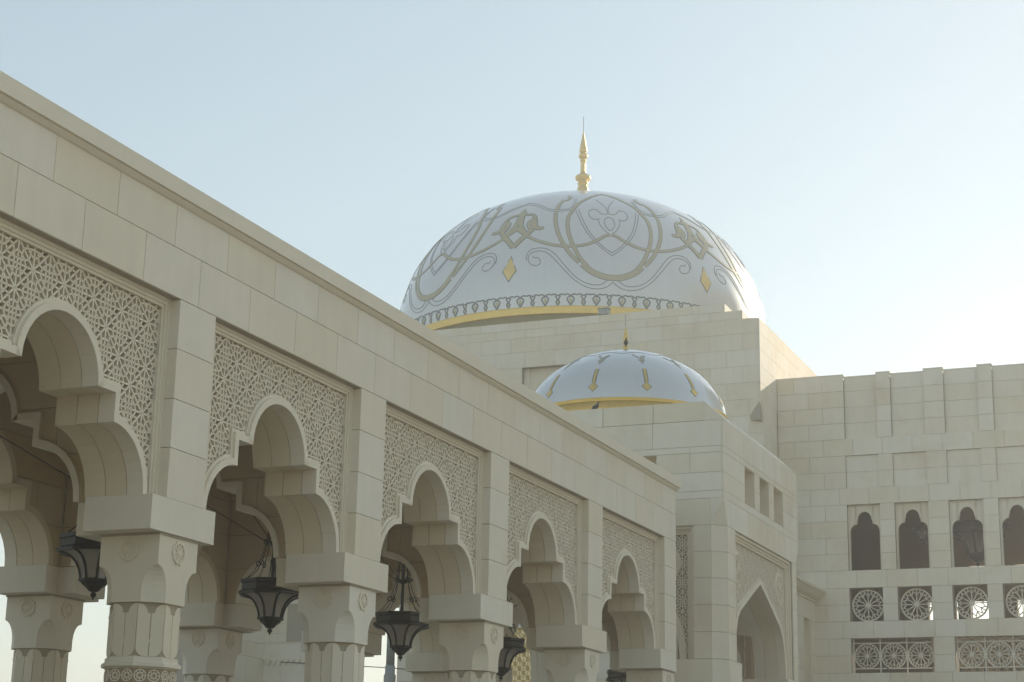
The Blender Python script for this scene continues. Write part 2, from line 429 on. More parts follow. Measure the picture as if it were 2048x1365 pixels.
# --- transverse arches (local x -> world y)
hT = 2.36
TT = MB().ring(PROF, TR, -0.07, 0.30).mesh('arch_trim', 'carved'); TT2 = MB().ring(PROF, TR, PW-0.30, PW+0.07).mesh('arch_trim', 'carved')
TS = MB().ring(offset(PROF, 0.002), offset(PROF, 0.12), 0.31, PW-0.31).mesh('arch_soffit', 'stone')
SPT = spandrels(0.0, 0.04, 2.345); SPT2 = spandrels(PW-0.04, PW, 2.345)
CT = MB()
for mb in strip_polys(TR, -2.34, 2.34, ZS, 8.553, 0.045, PW-0.045): CT.add(mb.v, mb.f)
CT = CT.mesh('spandrel_core', 'mortar')
for k in range(-2, 5):
    L = (k*5.5, 3.44, 0); rz = -math.pi/2     # local +x -> -y, local +y -> +x
    for me, nm in ((TT, 'arch_trim'), (TT2, 'arch_trim'), (TS, 'arch_soffit'), (CT, 'spandrel_core')): put(me, nm, colo, L, rz)
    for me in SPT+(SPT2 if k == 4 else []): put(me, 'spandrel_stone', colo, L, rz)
# --- piers and columns
def column_parts():
    P = {}
    P['impost'] = None
    # capital: square block whose corners turn into pointed niches below
    mb = MB(); h = 0.47; rows = []
    zk = 4.86; zb = 4.37
    lv = [(5.262, 0.0), (zk, 0.0)]+[(zk-0.49*t, 0.235*math.sqrt(1-(1-min(1, t*1.5))**2)) for t in (0.03, 0.08, 0.16, 0.28, 0.42, 0.6, 0.8, 1.0)]
    for z, c in lv:
        c = max(c, 0.0008)
        rows.append([(h-c, -h), (h, -h+c), (h, h-c), (h-c, h), (-h+c, h), (-h, h-c), (-h, -h+c), (-h+c, -h)])
    vs = [(p[0], p[1], lv[i][0]) for i, r_ in enumerate(rows) for p in r_]; fs = []
    for i in range(len(rows)-1):
        for q in range(8): fs.append((i*8+q, (i+1)*8+q, (i+1)*8+(q+1) % 8, i*8+(q+1) % 8))
    fs.append(tuple(range(7, -1, -1))); fs.append(tuple(range((len(rows)-1)*8, len(rows)*8)))
    P['capital'] = mb.add(vs, fs).mesh('capital', 'stone')
    # rosette (front in local -y)
    ro = MB(); pts = [(0.15*math.cos(R(a)), 0.15*math.sin(R(a))) for a in range(0, 361, 18)]
    ro.ring(pts, [(p[0]*0.84, p[1]*0.84) for p in pts], -0.022, 0.004)
    for q in range(10):
        a = R(36*q); c, s = math.cos(a), math.sin(a); w_ = 0.009
        ro.extr([(0.02*c-w_*s, 0.02*s+w_*c), (0.02*c+w_*s, 0.02*s-w_*c), (0.125*c+w_*s, 0.125*s-w_*c), (0.125*c-w_*s, 0.125*s+w_*c)], -0.014, 0.004)
        # scalloped petal ends
        ro.extr([((0.158)*math.cos(a+t), (0.158)*math.sin(a+t)) for t in (-0.2, 0, 0.2)]+[(0.178*math.cos(a), 0.178*math.sin(a))], -0.012, 0.004)
    ro.extr([(0.03*math.cos(R(t)), 0.03*math.sin(R(t))) for t in range(0, 360, 45)], -0.02, 0.004)
    P['rosette'] = ro.mesh('rosette', 'carved')
    # shaft core
    rf = 0.432; ro_ = rf/math.cos(R(22.5))
    sh = MB().lathe([(0.0, 4.37), (ro_, 4.37), (ro_, 3.64), (ro_+0.0, 3.62), (ro_, 0.0)], 8, a0=R(22.5))
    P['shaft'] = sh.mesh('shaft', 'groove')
    P['drum'] = MB().lathe([(ro_+0.012, 3.19), (ro_+0.012, 0.0)], 8, a0=R(22.5)).mesh('lower_shaft', 'stone')
    # petals: two half plates per face, rounded at opposite corners
    pe = MB(); wf = rf*math.tan(R(22.5))+0.004; g_ = 0.0055; zt, zb2 = 4.352, 3.655
    rr = wf-g_*2
    hp = []
    # right half: u from g_ to wf-g_: inner-top rounded, outer-bottom rounded
    hp += [(g_, zb2)]
    hp += [(g_+0.02, zb2)]
    hp += [(wf-g_-rr*0.7+rr*0.7*math.sin(R(a)), zb2+rr*0.7-rr*0.7*math.cos(R(a))) for a in range(10, 91, 16)]
    hp += [(wf-g_, zt)]
    hp += [(wf-g_-0.01-(rr*0.7)*math.sin(R(a)), zt-rr*0.7+rr*0.7*math.cos(R(a))) for a in range(5, 91, 17)]
    hp += [(wf-g_-0.01-rr*0.7-0.04, zt-rr*0.72), (g_, zt-rr*0.8)]
    for q in range(8):
        a = R(45*q); ca, sa = math.cos(a), math.sin(a)
        for sgn in (1, -1):
            pl = [(sgn*u, z) for u, z in hp]
            n = len(pl)
            ar = sum(pl[i][0]*pl[(i+1) % n][1]-pl[(i+1) % n][0]*pl[i][1] for i in range(n))
            if ar < 0: pl = pl[::-1]
            vs = []
            for y in (rf+0.016, rf-0.002):
                for u, z in pl:
                    lx, ly = u, -y
                    vs.append((lx*ca-ly*sa, lx*sa+ly*ca, z))
            pe.add(vs, [tuple(range(n)), tuple(range(2*n-1, n-1, -1))]+[(i, i+n, (i+1) % n+n, (i+1) % n) for i in range(n)])
        # eyelets
        for u, z in ((0, 3.86), (wf, 4.20)):
            vs = []
            for y in (rf+0.013, rf-0.002):
                for t in range(8): 
                    lx, ly = u+0.022*math.cos(R(45*t)), -y; vs.append((lx*ca-ly*sa, lx*sa+ly*ca, z+0.022*math.sin(R(45*t))))
            pe.add(vs, [tuple(range(8)), tuple(range(15, 7, -1))]+[(i, i+8, (i+1) % 8+8, (i+1) % 8) for i in range(8)])
    P['petals'] = pe.mesh('shaft_petals', 'stone')
    ri = MB().lathe([(ro_, 3.66), (ro_+0.03, 3.645), (ro_+0.03, 3.60), (ro_+0.075, 3.57), (ro_+0.075, 3.525), (ro_+0.03, 3.51), (ro_+0.02, 3.50)], 8, a0=R(22.5))
    P['ring_top'] = ri.mesh('moulding_ring', 'stone')
    P['ring_low'] = MB().lathe([(ro_+0.02, 3.31), (ro_+0.075, 3.30), (ro_+0.085, 3.24), (ro_+0.03, 3.20), (ro_, 3.18)], 8, a0=R(22.5)).mesh('moulding_ring', 'stone')
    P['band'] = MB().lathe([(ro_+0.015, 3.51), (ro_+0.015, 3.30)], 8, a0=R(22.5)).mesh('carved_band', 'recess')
    be = MB(); rb = rf+0.014
    for q in range(8):
        a = R(45*q); ca, sa = math.cos(a), math.sin(a)
        for cu in (-0.093, 0.093):
            for r0, r1 in ((0.085, 0.072), (0.045, 0.034)):
                pts = [(math.cos(R(t)), math.sin(R(t))) for t in range(0, 361, 30)]
                t_ = MB().ring([(cu+p[0]*r0, 3.405+p[1]*r0) for p in pts], [(cu+p[0]*r1, 3.405+p[1]*r1) for p in pts], -rb-0.012, -rb+0.002)
                be.add([(v[0]*ca-v[1]*sa, v[0]*sa+v[1]*ca, v[2]) for v in t_.v], t_.f)
            for s8 in range(8):
                b = R(45*s8); c_, s_ = math.cos(b), math.sin(b); w_ = 0.005
                t_ = MB().extr([(cu+0.02*c_-w_*s_, 3.405+0.02*s_+w_*c_), (cu+0.02*c_+w_*s_, 3.405+0.02*s_-w_*c_), (cu+0.08*c_+w_*s_, 3.405+0.08*s_-w_*c_), (cu+0.08*c_-w_*s_, 3.405+0.08*s_+w_*c_)], -rb-0.01, -rb+0.002)
                be.add([(v[0]*ca-v[1]*sa, v[0]*sa+v[1]*ca, v[2]) for v in t_.v], t_.f)
    P['band_relief'] = be.mesh('band_tracery', 'carved')
    return P
CP = column_parts()
def pier(k, rear):
    X0 = 5.5*k; yf = 0 if not rear else 6.88
    sy = 1 if not rear else -1
    def Yr(a, b): return (a, b) if not rear else (6.88-b, 6.88-a)
    last = (k == 4)
    x0, x1 = X0-0.335, (X0+1.245 if not last else XE)
    # impost: main block and the narrower one under the transverse arch
    y0, y1 = Yr(0.0, 1.075)
    c = bpy.data.objects.new('column', None); c.empty_display_size = 0.2; col.objects.link(c); c.parent = colo; c.location = (X0+0.452, 0.52 if not rear else 6.36, 0)
    lx, ly = X0+0.452, 0.52 if not rear else 6.36
    MB().box(x0-lx, x1-lx, y0-ly, y1-ly, 5.296, 5.760).build('impost', 'stone', c)
    y0, y1 = Yr(1.077, 1.43)
    MB().box(X0+0.0-lx, X0+0.92-lx, y0-ly, y1-ly, 5.30, 5.758).build('impost', 'stone', c)
    MB().box(-0.485, 0.485, -0.485, 0.485, 5.262, 5.296).build('neck', 'mortar', c)
    put(CP['capital'], 'capital', c); put(CP['shaft'], 'shaft', c); put(CP['petals'], 'shaft_petals', c)
    put(CP['ring_top'], 'moulding_ring', c); put(CP['ring_low'], 'moulding_ring', c); put(CP['band'], 'carved_band', c); put(CP['band_relief'], 'band_tracery', c); put(CP['drum'], 'lower_shaft', c)
    for q in (0, 3, 2):     # -y, -x, +y... faces
        a = -q*math.pi/2 if q else 0
        if q == 3: a = -math.pi/2
        if q == 2: a = math.pi
        put(CP['rosette'], 'rosette', c, (0.47*math.sin(a), -0.47*math.cos(a), 5.07), a)
    # pier above the impost
    for i in range(4):
        if not rear:
            block(colo, 'pier_stone', 'stone', X0, X0+PW-(0.0 if not last else -0.013), 0.0, 0.295, COUR[i]+(0.004 if i else 0.0), COUR[i+1]-0.006)
    y0, y1 = Yr(0.296, 1.076)
    MB().box(X0+0.002, X0+PW-0.002+(0.015 if last else 0), y0 if not rear else y0, y1 if not rear else 6.87, 5.762, 8.556).build('pier_core', 'stone', colo)
for k in range(-2, 5):
    pier(k, False)
for k in range(-2, 5):
    pier(k, True)

# ------------------------------------------------------------------ lanterns
def oct_(r, z, n=8, a0=R(22.5)): return [(r*math.cos(a0+2*math.pi*i/n), r*math.sin(a0+2*math.pi*i/n), z) for i in range(n)]
def olathe(prof): return MB().lathe(prof, 8, a0=R(22.5))
GL = 'bronze lanterns hanging under the colonnade vault'
def make_lantern(label):
    t = thing('hanging_lantern', label, 'lantern', (0, 0, 0), GL)
    def olathe(prof): return MB().lathe(prof, 8, a0=0)
    MB().tube([(0, 0, 5.72), (0, 0, 9.19)], 0.035, 8).build('rod', 'bronze', t)
    olathe([(0.0, 5.86), (0.55, 5.86), (0.60, 5.85), (0.60, 5.79), (0.575, 5.77), (0.575, 5.66), (0.60, 5.64), (0.635, 5.62), (0.635, 5.575), (0.55, 5.575), (0.0, 5.62)]).build('drum', 'bronze', t)
    sp = []
    for i in range(9):
        s = i/8; sp.append((0.58-0.36*math.sin(s*math.pi/2)**0.85, 5.58-0.43*(1-math.cos(s*math.pi/2))**0.9))
    for q in range(8):
        a0, a1 = R(45*q), R(45+45*q); mb = MB(); vs = []; fs = []
        for r_, z in sp:
            for a in (a0, a1): vs.append((r_*0.985*math.cos(a), r_*0.985*math.sin(a), z))
        for r_, z in sp:
            for a in (a0, a1): vs.append((r_*0.95*math.cos(a), r_*0.95*math.sin(a), z))
        m_ = len(sp)*2
        for i in range(8): fs += [(2*i, 2*i+2, 2*i+3, 2*i+1), (m_+2*i, m_+2*i+1, m_+2*i+3, m_+2*i+2)]
        mb.add(vs, fs).build('glass_panel', 'glass', t, smooth=False)
        MB().tube([(r_*math.cos(a0), r_*math.sin(a0), z) for r_, z in sp], 0.024, 6).build('rib', 'bronze', t)
    olathe([(0.0, 5.175), (0.25, 5.175), (0.255, 5.145), (0.235, 5.13), (0.21, 5.125), (0.195, 5.09), (0.15, 5.06), (0.105, 5.02), (0.08, 4.99), (0.045, 4.975), (0.0, 4.97)]).build('cup', 'bronze', t)
    MB().lathe([(0.0, 4.98), (0.02, 4.975), (0.025, 4.97), (0.046, 4.95), (0.049, 4.93), (0.038, 4.905), (0.015, 4.895), (0.018, 4.88), (0.008, 4.86), (0, 4.85)], 10).build('finial', 'bronze', t, smooth=True)
    MB().lathe([(0.03, 6.60), (0.085, 6.58), (0.10, 6.54), (0.085, 6.51), (0.035, 6.49)], 12).build('hub', 'bronze', t)
    MB().lathe([(0.03, 7.72), (0.07, 7.70), (0.07, 7.64), (0.03, 7.62)], 12).build('hub', 'bronze', t)
    for q in range(4):
        sx = (-1, 1, 1, -1)[q]; s_y = (-1, -1, 1, 1)[q]
        MB().tube([(0.07*sx, 0.07*s_y, 6.55), (2.3*sx, 2.36*s_y, 8.15)], 0.009, 5).build('stay_wire', 'bronze', t)
    for q in range(8):
        a = R(45*q+22.5); pr = [(0.05, 7.66), (0.09, 7.1), (0.145, 6.58), (0.20, 6.36), (0.275, 6.17), (0.36, 6.02), (0.46, 5.91), (0.555, 5.86)]
        mb = MB().tube([(r_*math.cos(a), r_*math.sin(a), z) for r_, z in pr], 0.008, 5)
        for rr, zz in ((0.15, 6.58), (0.275, 6.17)):
            mb.tube([(rr*math.cos(a)+0.045*math.cos(R(b))*math.cos(a), rr*math.sin(a)+0.045*math.cos(R(b))*math.sin(a), zz+0.045*math.sin(R(b))) for b in range(0, 361, 45)], 0.010, 5)
        mb.build('chain', 'bronze', t)
    return t
LAB = {0: 'dark bronze lantern under the nearest bay, half hidden behind the nearest column capital',
       1: 'dark bronze octagonal lantern seen almost whole left of the second front column',
       2: 'dark bronze lantern with its whole right rim in view, left of the third front column',
       3: 'dark bronze lantern beside the golden screen, its left side hidden by the third front column',
       4: 'dark bronze lantern past the last column, only its rim in view against bright sky',
       -1: 'bronze lantern of the bay before the frame, only its stay wires in view'}
proto = make_lantern(LAB[1]); 
for k in (1, 0, 2, 3, 4):
    o = proto if k == 1 else copy_tree(proto)
    o['label'] = LAB[k]; o.location = (CC+5.5*k if k < 4 else 28.98, 3.38, 0)
for ch in [c for c in o.children if c.name.startswith('stay_wire')]: bpy.data.objects.remove(ch)   # the far one hangs in the gate block

# ------------------------------------------------------------------ domes
def interp(tab, z):
    for i in range(len(tab)-1):
        (r0, z0), (r1, z1) = tab[i], tab[i+1]
        if z0 <= z <= z1: 
            t = (z-z0)/(z1-z0)
            return r0+(r1-r0)*t
    return tab[0][0] if z < tab[0][1] else 0.0
def smooth_prof(tab, sub=4):
    out = []; n = len(tab)
    for i in range(n-1):
        p0 = tab[max(i-1, 0)]; p1 = tab[i]; p2 = tab[i+1]; p3 = tab[min(i+2, n-1)]
        for s in range(sub):
            t = s/sub
            out.append(tuple(0.5*((2*p1[j])+(-p0[j]+p2[j])*t+(2*p0[j]-5*p1[j]+4*p2[j]-p3[j])*t*t+(-p0[j]+3*p1[j]-3*p2[j]+p3[j])*t**3) for j in (0, 1)))
    out.append(tab[-1]); return out
BIG = smooth_prof([(10.72, 27.60), (10.74, 28.51), (10.66, 29.44), (10.48, 30.32), (10.22, 31.14), (9.92, 31.91), (9.54, 32.62), (9.1, 33.29), (8.58, 33.9), (7.97, 34.45), (7.3, 34.96), (6.55, 35.41), (5.75, 35.81), (4.9, 36.15), (4.0, 36.44), (3.08, 36.68), (2.18, 36.87), (1.4, 37.0), (0.72, 37.08), (0.0, 37.1)])
SMA = smooth_prof([(4.77, 19.85), (4.70, 20.18), (4.6, 20.49), (4.47, 20.79), (4.3, 21.07), (4.1, 21.33), (3.88, 21.57), (3.65, 21.8), (3.4, 22.0), (3.12, 22.19), (2.83, 22.36), (2.55, 22.51), (2.28, 22.65), (2.0, 22.76), (1.72, 22.86), (1.42, 22.94), (1.1, 23.01), (0.75, 23.06), (0.4, 23.08), (0.0, 23.09)])
def spt(tab, th, z, off):
    r = interp(tab, z); e = 0.03; dr = (interp(tab, z+e)-interp(tab, z-e))/(2*e)
    n = Vector((1, -dr)).normalized(); rr = r+off*n.x; zz = z+off*n.y
    return Vector((rr*math.cos(R(th)), rr*math.sin(R(th)), zz)), Vector((n.x*math.cos(R(th)), n.x*math.sin(R(th)), n.y))
def crom(pts, sub=5):
    out = []; n = len(pts)
    if n < 3: sub = 3
    for i in range(n-1):
        p0 = pts[max(i-1, 0)]; p1 = pts[i]; p2 = pts[i+1]; p3 = pts[min(i+2, n-1)]
        for s in range(sub):
            t = s/sub; out.append(tuple(0.5*((2*p1[j])+(-p0[j]+p2[j])*t+(2*p0[j]-5*p1[j]+4*p2[j]-p3[j])*t*t+(-p0[j]+3*p1[j]-3*p2[j]+p3[j])*t**3) for j in (0, 1)))
    out.append(pts[-1]); return out
def ribbon(mb, tab, pts, wid, off, th0, base=0.0, sub=5):
    P = crom(pts, sub); n = len(P); V = []
    for i in range(n):
        p, nn = spt(tab, th0+P[i][0], P[i][1], off); a, _ = spt(tab, th0+P[max(i-1, 0)][0], P[max(i-1, 0)][1], off); b, _ = spt(tab, th0+P[min(i+1, n-1)][0], P[min(i+1, n-1)][1], off)
        t = (b-a)
        if t.length < 1e-6: t = Vector((0, 0, 1))
        s = nn.cross(t.normalized()); w_ = (wid if not isinstance(wid, tuple) else wid[0]+(wid[1]-wid[0])*i/(n-1))/2
        V += [p-s*w_, p+s*w_, p-s*w_-nn*(off-base+0.004), p+s*w_-nn*(off-base+0.004)]
    fs = []
    for i in range(n-1):
        a, b = 4*i, 4*i+4
        fs += [(a, b, b+1, a+1), (a, a+2, b+2, b), (a+1, b+1, b+3, a+3)]
    mb.add(V, fs)
def patch(mb, tab, poly, off, th0):      # small convex-ish polygon laid on the dome as a fan
    cx = sum(p[0] for p in poly)/len(poly); cz = sum(p[1] for p in poly)/len(poly)
    c, n = spt(tab, th0+cx, cz, off); V = [c]
    for p in poly: V.append(spt(tab, th0+p[0], p[1], off)[0])
    m_ = len(poly)
    for p in poly: V.append(spt(tab, th0+p[0], p[1], -0.01)[0])
    mb.add(V, [(0, i+1, (i+1) % m_+1) for i in range(m_)]+[(i+1, i+1+m_, (i+1) % m_+1+m_, (i+1) % m_+1) for i in range(m_)])

DX, DY = 73.437, 21.462
bd = thing('large_dome', 'large white mosaic dome with gold and grey scrolls above the tall hall', 'dome', (DX, DY, 0))
MB().lathe(BIG, 144).build('dome_shell', 'tile', bd, smooth=True)
MB().lathe([(10.73, 27.66), (10.76, 27.60), (10.74, 27.25), (10.66, 27.20)], 144).build('gilded_rim', 'goldband', bd, smooth=False)
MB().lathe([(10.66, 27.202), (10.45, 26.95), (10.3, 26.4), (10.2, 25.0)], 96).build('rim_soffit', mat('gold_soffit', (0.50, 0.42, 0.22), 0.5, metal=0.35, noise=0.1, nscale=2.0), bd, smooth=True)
GA = dict(
 A=[(0.0, 35.23), (3.5, 35.0), (7.34, 34.57), (10.37, 34.11), (12.22, 33.51), (13.43, 33.02), (13.43, 32.34), (12.49, 31.61), (11.07, 30.96), (9.22, 30.3), (7.25, 29.85)],
 B=[(16.3, 34.5), (17.2, 34.15), (17.7, 33.72), (17.85, 33.15), (17.23, 32.52), (16.08, 31.85), (14.29, 31.18), (12.17, 30.58), (9.6, 30.05)],
 H=[(16.4, 34.45), (14.6, 34.5), (13.8, 34.75), (14.5, 34.95)],
 U=[(0, 29.22), (2.51, 29.27), (5.09, 29.45), (7.16, 29.71), (8.6, 29.98)],
 W=[(0.24, 31.84), (1.59, 31.78), (4.17, 31.47), (7.42, 31.19), (10.83, 31.08), (15.11, 31.1), (19.01, 31.26), (22.45, 31.5), (25.86, 31.83), (29.9, 32.35)])
GW = dict(A=0.17, B=0.17, H=0.15, U=0.30, W=0.14)
LN = dict(
 V1=[(0, 30.7), (3.0, 31.14), (6.11, 31.86), (8.11, 32.58), (10.15, 33.59)], V2=[(0, 30.52), (3.65, 31.09), (6.97, 31.84), (9.05, 32.6), (11.02, 33.52)],
 C1=[(0, 28.98), (1.39, 28.75), (3.16, 28.60), (5.58, 28.58), (8.45, 28.75), (11.62, 29.19), (14.98, 29.9), (17.41, 30.42), (19.46, 30.74), (21.75, 30.84), (23.6, 30.75), (24.6, 30.5), (24.17, 30.15), (22.52, 29.96), (21.07, 30.02), (20.92, 30.22), (21.6, 30.42), (22.9, 30.42), (23.2, 30.55)],
 C2=[(1.23, 29.13), (3.24, 28.84), (5.68, 28.80), (8.57, 28.97), (11.48, 29.41), (14.45, 30.08), (16.79, 30.62), (19.18, 30.93), (21.8, 31.03), (24.2, 30.93), (25.2, 30.6), (25.0, 30.3)],
 F1=[(0.1, 31.84), (1.91, 32.14), (3.18, 32.53), (3.55, 32.87), (3.12, 32.93)], F2=[(3.12, 32.93), (5.09, 32.88), (6.52, 33.16), (6.41, 33.5), (5.24, 33.63), (3.85, 33.62)],
 F3=[(3.85, 33.62), (2.77, 33.36), (1.01, 33.27), (0, 33.38)], F4=[(0, 33.38), (0.8, 33.94), (3.65, 34.54)], F5=[(0, 33.09), (1.3, 32.92), (1.62, 32.58), (0.94, 32.27), (0, 32.1)],
 T1=[(11.3, 34.63), (11.9, 33.7), (15.79, 33.50), (20.45, 33.57), (24.63, 33.96), (29.9, 34.3)], T2=[(12.0, 34.63), (12.6, 33.83), (15.79, 33.63), (20.45, 33.71), (24.4, 34.1), (29.9, 34.45)])
FG = dict(G1=[(0, 31.20), (1.99, 31.63), (3.85, 31.95), (5.4, 32.32)], G2=[(9.0, 32.35), (7.5, 32.31), (6.0, 32.45), (4.9, 32.8), (3.4, 32.93)],
 G3=[(0, 33.5), (1.56, 33.43), (4.07, 33.35), (5.5, 33.04), (6.0, 32.63)], G5=[(0.12, 33.6), (0.41, 32.98), (1.56, 32.43), (4.2, 31.95)], G6=[(5.2, 32.32), (3.8, 32.55), (3.77, 32.91)], G7=[(0, 32.5), (1.44, 32.21), (4.4, 31.85)])
FW = dict(G1=0.24, G2=(0.1, 0.42), G3=0.13, G5=(0.32, 0.14), G6=0.2, G7=0.16)
def mir(p, s): return [(s*a, b) for a, b in p]
def dome_orn():
    me = {}
    a = MB(); b = MB(); c = MB()
    for s in (1, -1):
        for k, p in GA.items():
            w_ = GW[k]; q = mir(p, s); ribbon(a, BIG, q, w_+0.055, 0.010, 0); ribbon(b, BIG, q, w_, 0.022, 0, 0.01)
        for k, p in LN.items(): ribbon(c, BIG, mir(p, s), 0.038, 0.012, 0)
    me['s'] = a.mesh('scroll_outline', 'line'); me['g'] = b.mesh('gold_scroll', 'palegold'); me['l'] = c.mesh('line_scroll', 'line')
    a = MB(); b = MB()
    for s in (1, -1):
        for k, p in FG.items():
            w_ = FW[k]; q = mir(p, s); w1 = tuple(x+0.085 for x in w_) if isinstance(w_, tuple) else w_+0.085
            ribbon(a, BIG, q, w1, 0.014, 0); ribbon(b, BIG, q, w_, 0.027, 0, 0.01)
    patch(a, BIG, [(0, 33.95), (0.95, 33.7), (0.5, 33.5), (0, 33.35), (-0.5, 33.5), (-0.95, 33.7)], 0.016, 0); patch(b, BIG, [(0, 33.88), (0.7, 33.7), (0.3, 33.53), (0, 33.42), (-0.3, 33.53), (-0.7, 33.7)], 0.03, 0)
    me['fo'] = a.mesh('palmette_outline', 'line'); me['f'] = b.mesh('gold_palmette', 'palegold')
    a = MB(); b = MB()
    patch(a, BIG, [(0, 30.68), (2.25, 29.74), (0, 29.10), (-2.25, 29.74)], 0.014, 0); patch(b, BIG, [(0, 30.58), (1.98, 29.74), (0, 29.19), (-1.98, 29.74)], 0.028, 0)
    me['do'] = a.mesh('diamond_outline', 'line'); me['d'] = b.mesh('gold_diamond', 'gold')
    return me
OM = dome_orn()
for q in range(6):
    ang = R(209.2+60*q)
    for k in 'sgl': put(OM[k], {'s': 'scroll_outline', 'g': 'gold_scroll', 'l': 'line_scroll'}[k], bd, (0, 0, 0), ang)
    ang = R(179.2+60*q)
    for k, nm in (('fo', 'palmette_outline'), ('f', 'gold_palmette'), ('do', 'diamond_outline'), ('d', 'gold_diamond')): put(OM[k], nm, bd, (0, 0, 0), ang)
# fringe of pendants above the rim: 50 large and 50 small
def pend(big):
    a = MB(); b = MB(); T = BIG
    if big:
        ribbon(a, T, [(0, 28.17), (0.75, 28.10), (0.95, 27.98), (0.35, 27.78), (0, 27.67)], 0.08, 0.012, 0, sub=3); ribbon(a, T, [(0, 28.17), (-0.75, 28.10), (-0.95, 27.98), (-0.35, 27.78), (0, 27.67)], 0.08, 0.012, 0, sub=3)
        patch(b, T, [(0, 28.09), (0.5, 27.99), (0.2, 27.82), (0, 27.73), (-0.2, 27.82), (-0.5, 27.99)], 0.016, 0)
    else:
        ribbon(a, T, [(0.75, 28.2), (0.32, 28.05), (0.2, 27.95), (0.5, 27.84), (0, 27.68)], 0.075, 0.012, 0, sub=3); ribbon(a, T, [(-0.75, 28.2), (-0.32, 28.05), (-0.2, 27.95), (-0.5, 27.84), (0, 27.68)], 0.075, 0.012, 0, sub=3)
        patch(b, T, [(0, 27.9), (0.3, 27.83), (0, 27.72), (-0.3, 27.83)], 0.016, 0)
    # scalloped top line
    ribbon(a, T, [(-1.8, 28.24), (-0.9, 28.28), (0, 28.2), (0.9, 28.28), (1.8, 28.24)], 0.075, 0.012, 0, sub=3)
    return a.mesh('pendant_outline', 'line'), b.mesh('gold_pendant', 'palegold')
PB, PS = pend(True), pend(False)
for q in range(50):
    for (o_, g_), dth in ((PB, 0), (PS, 3.6)):
        an = R(175.77+7.2*q+dth-180)+math.pi
        po = put(o_, 'pendant', bd, (0, 0, 0), an); put(g_, 'gold_pendant', po)
# finial
def finial(parent, prof, rodz, rr):
    f = MB().lathe(prof, 20).build('finial', 'gold', parent, smooth=True)
    MB().tube([(0, 0, prof[-1][1]-0.1), (0, 0, rodz)], rr, 6).build('lightning_rod', 'steel', f)
finial(bd, smooth_prof([(0.36, 37.0), (0.34, 37.95), (0.28, 38.15), (0.27, 38.27), (0.33, 38.31), (0.33, 38.36), (0.27, 38.41), (0.29, 38.48), (0.43, 38.58), (0.47, 38.7), (0.42, 38.82), (0.25, 38.92), (0.17, 39.02), (0.15, 39.3), (0.15, 39.7), (0.19, 39.76), (0.19, 39.82), (0.14, 39.88), (0.25, 39.98), (0.28, 40.1), (0.24, 40.2), (0.15, 40.27), (0.235, 40.36), (0.22, 40.55), (0.12, 41.1), (0.02, 41.66)], 2), 42.63, 0.02)
# small camera box on the parapet edge is added with the hall

sx_, sy_ = 57.1005, 13.116
sdm = thing('small_dome', 'smaller white dome with gold arrow drops standing in front of the tall hall', 'dome', (0, 0, 0))
MB().lathe(SMA, 96).build('dome_shell', 'tile', sdm, smooth=True)
MB().lathe([(4.775, 19.88), (4.80, 19.85), (4.78, 19.72), (4.72, 19.70)], 96).build('gilded_rim', 'goldband', sdm)
MB().lathe([(4.72, 19.70), (4.66, 19.62), (4.62, 19.4), (4.55, 18.2)], 72).build('gilded_drum', 'gold', sdm, smooth=True)
a = MB(); b = MB()
for dl, of, w0, grow in ((a, 0.008, 0.20, 0.0), (b, 0.018, 0.12, 0.03)):
    ribbon(dl, SMA, [(0, 21.36), (0, 20.95), (0, 20.62)], w0, of, 0, 0.0, 4)
    k = 1-grow*5
    patch(dl, SMA, [(0, 20.64-grow), (3.0*k, 20.42), (0, 20.18+grow), (-3.0*k, 20.42)], of, 0)
ao, ag = a.mesh('drop_outline', 'line'), b.mesh('gold_drop', 'gold')
a = MB(); b = MB()
for dl, of, w0, e in ((a, 0.008, 0.17, 0), (b, 0.018, 0.10, 0.03)):
    ribbon(dl, SMA, [(3.5, 22.25), (1, 22.05), (0, 21.85)], w0, of, 0, 0, 3); ribbon(dl, SMA, [(-6, 22.3), (-1, 22.05)], w0*0.6, of, 0, 0, 3)
    patch(dl, SMA, [(2.6-e*10, 21.92), (0, 22.0-e), (-2.6+e*10, 21.92), (0, 21.66+e)], of, 0)
bo, bg_ = a.mesh('arrow_outline', 'line'), b.mesh('gold_arrow', 'palegold')
for q in range(12):
    an = R(0.8+30*q)
    put(ao, 'drop_outline', sdm, (0, 0, 0), an); put(ag, 'gold_drop', sdm, (0, 0, 0), an)
    put(bo, 'arrow_outline', sdm, (0, 0, 0), an); put(bg_, 'gold_arrow', sdm, (0, 0, 0), an)
a = MB(); ribbon(a, SMA, [(30*i/2.0, 22.46+0.06*math.cos(math.pi*i)) for i in range(0, 25)], 0.05, 0.008, 0.8, 0, 4); a.build('scallop_line', 'line', sdm)
finial(sdm, smooth_prof([(0.15, 23.0), (0.15, 23.42), (0.10, 23.5), (0.075, 23.56), (0.105, 23.66), (0.125, 23.86), (0.11, 24.0), (0.055, 24.25), (0.012, 24.45)], 2), 25.06, 0.016)

SKS = 0.6355; SDX, SDY, SDZ = -20.0862+(sx_+20.0862)*SKS, -13.4423+(sy_+13.4423)*SKS, 1.65*(1-SKS)
for ch_ in sdm.children:                            # drawn round the origin, then dome size and place scaled about the camera
    ch_.scale = (SKS, SKS, SKS); ch_.location = (0, 0, SDZ)
sdm.location = (SDX, SDY, 0)
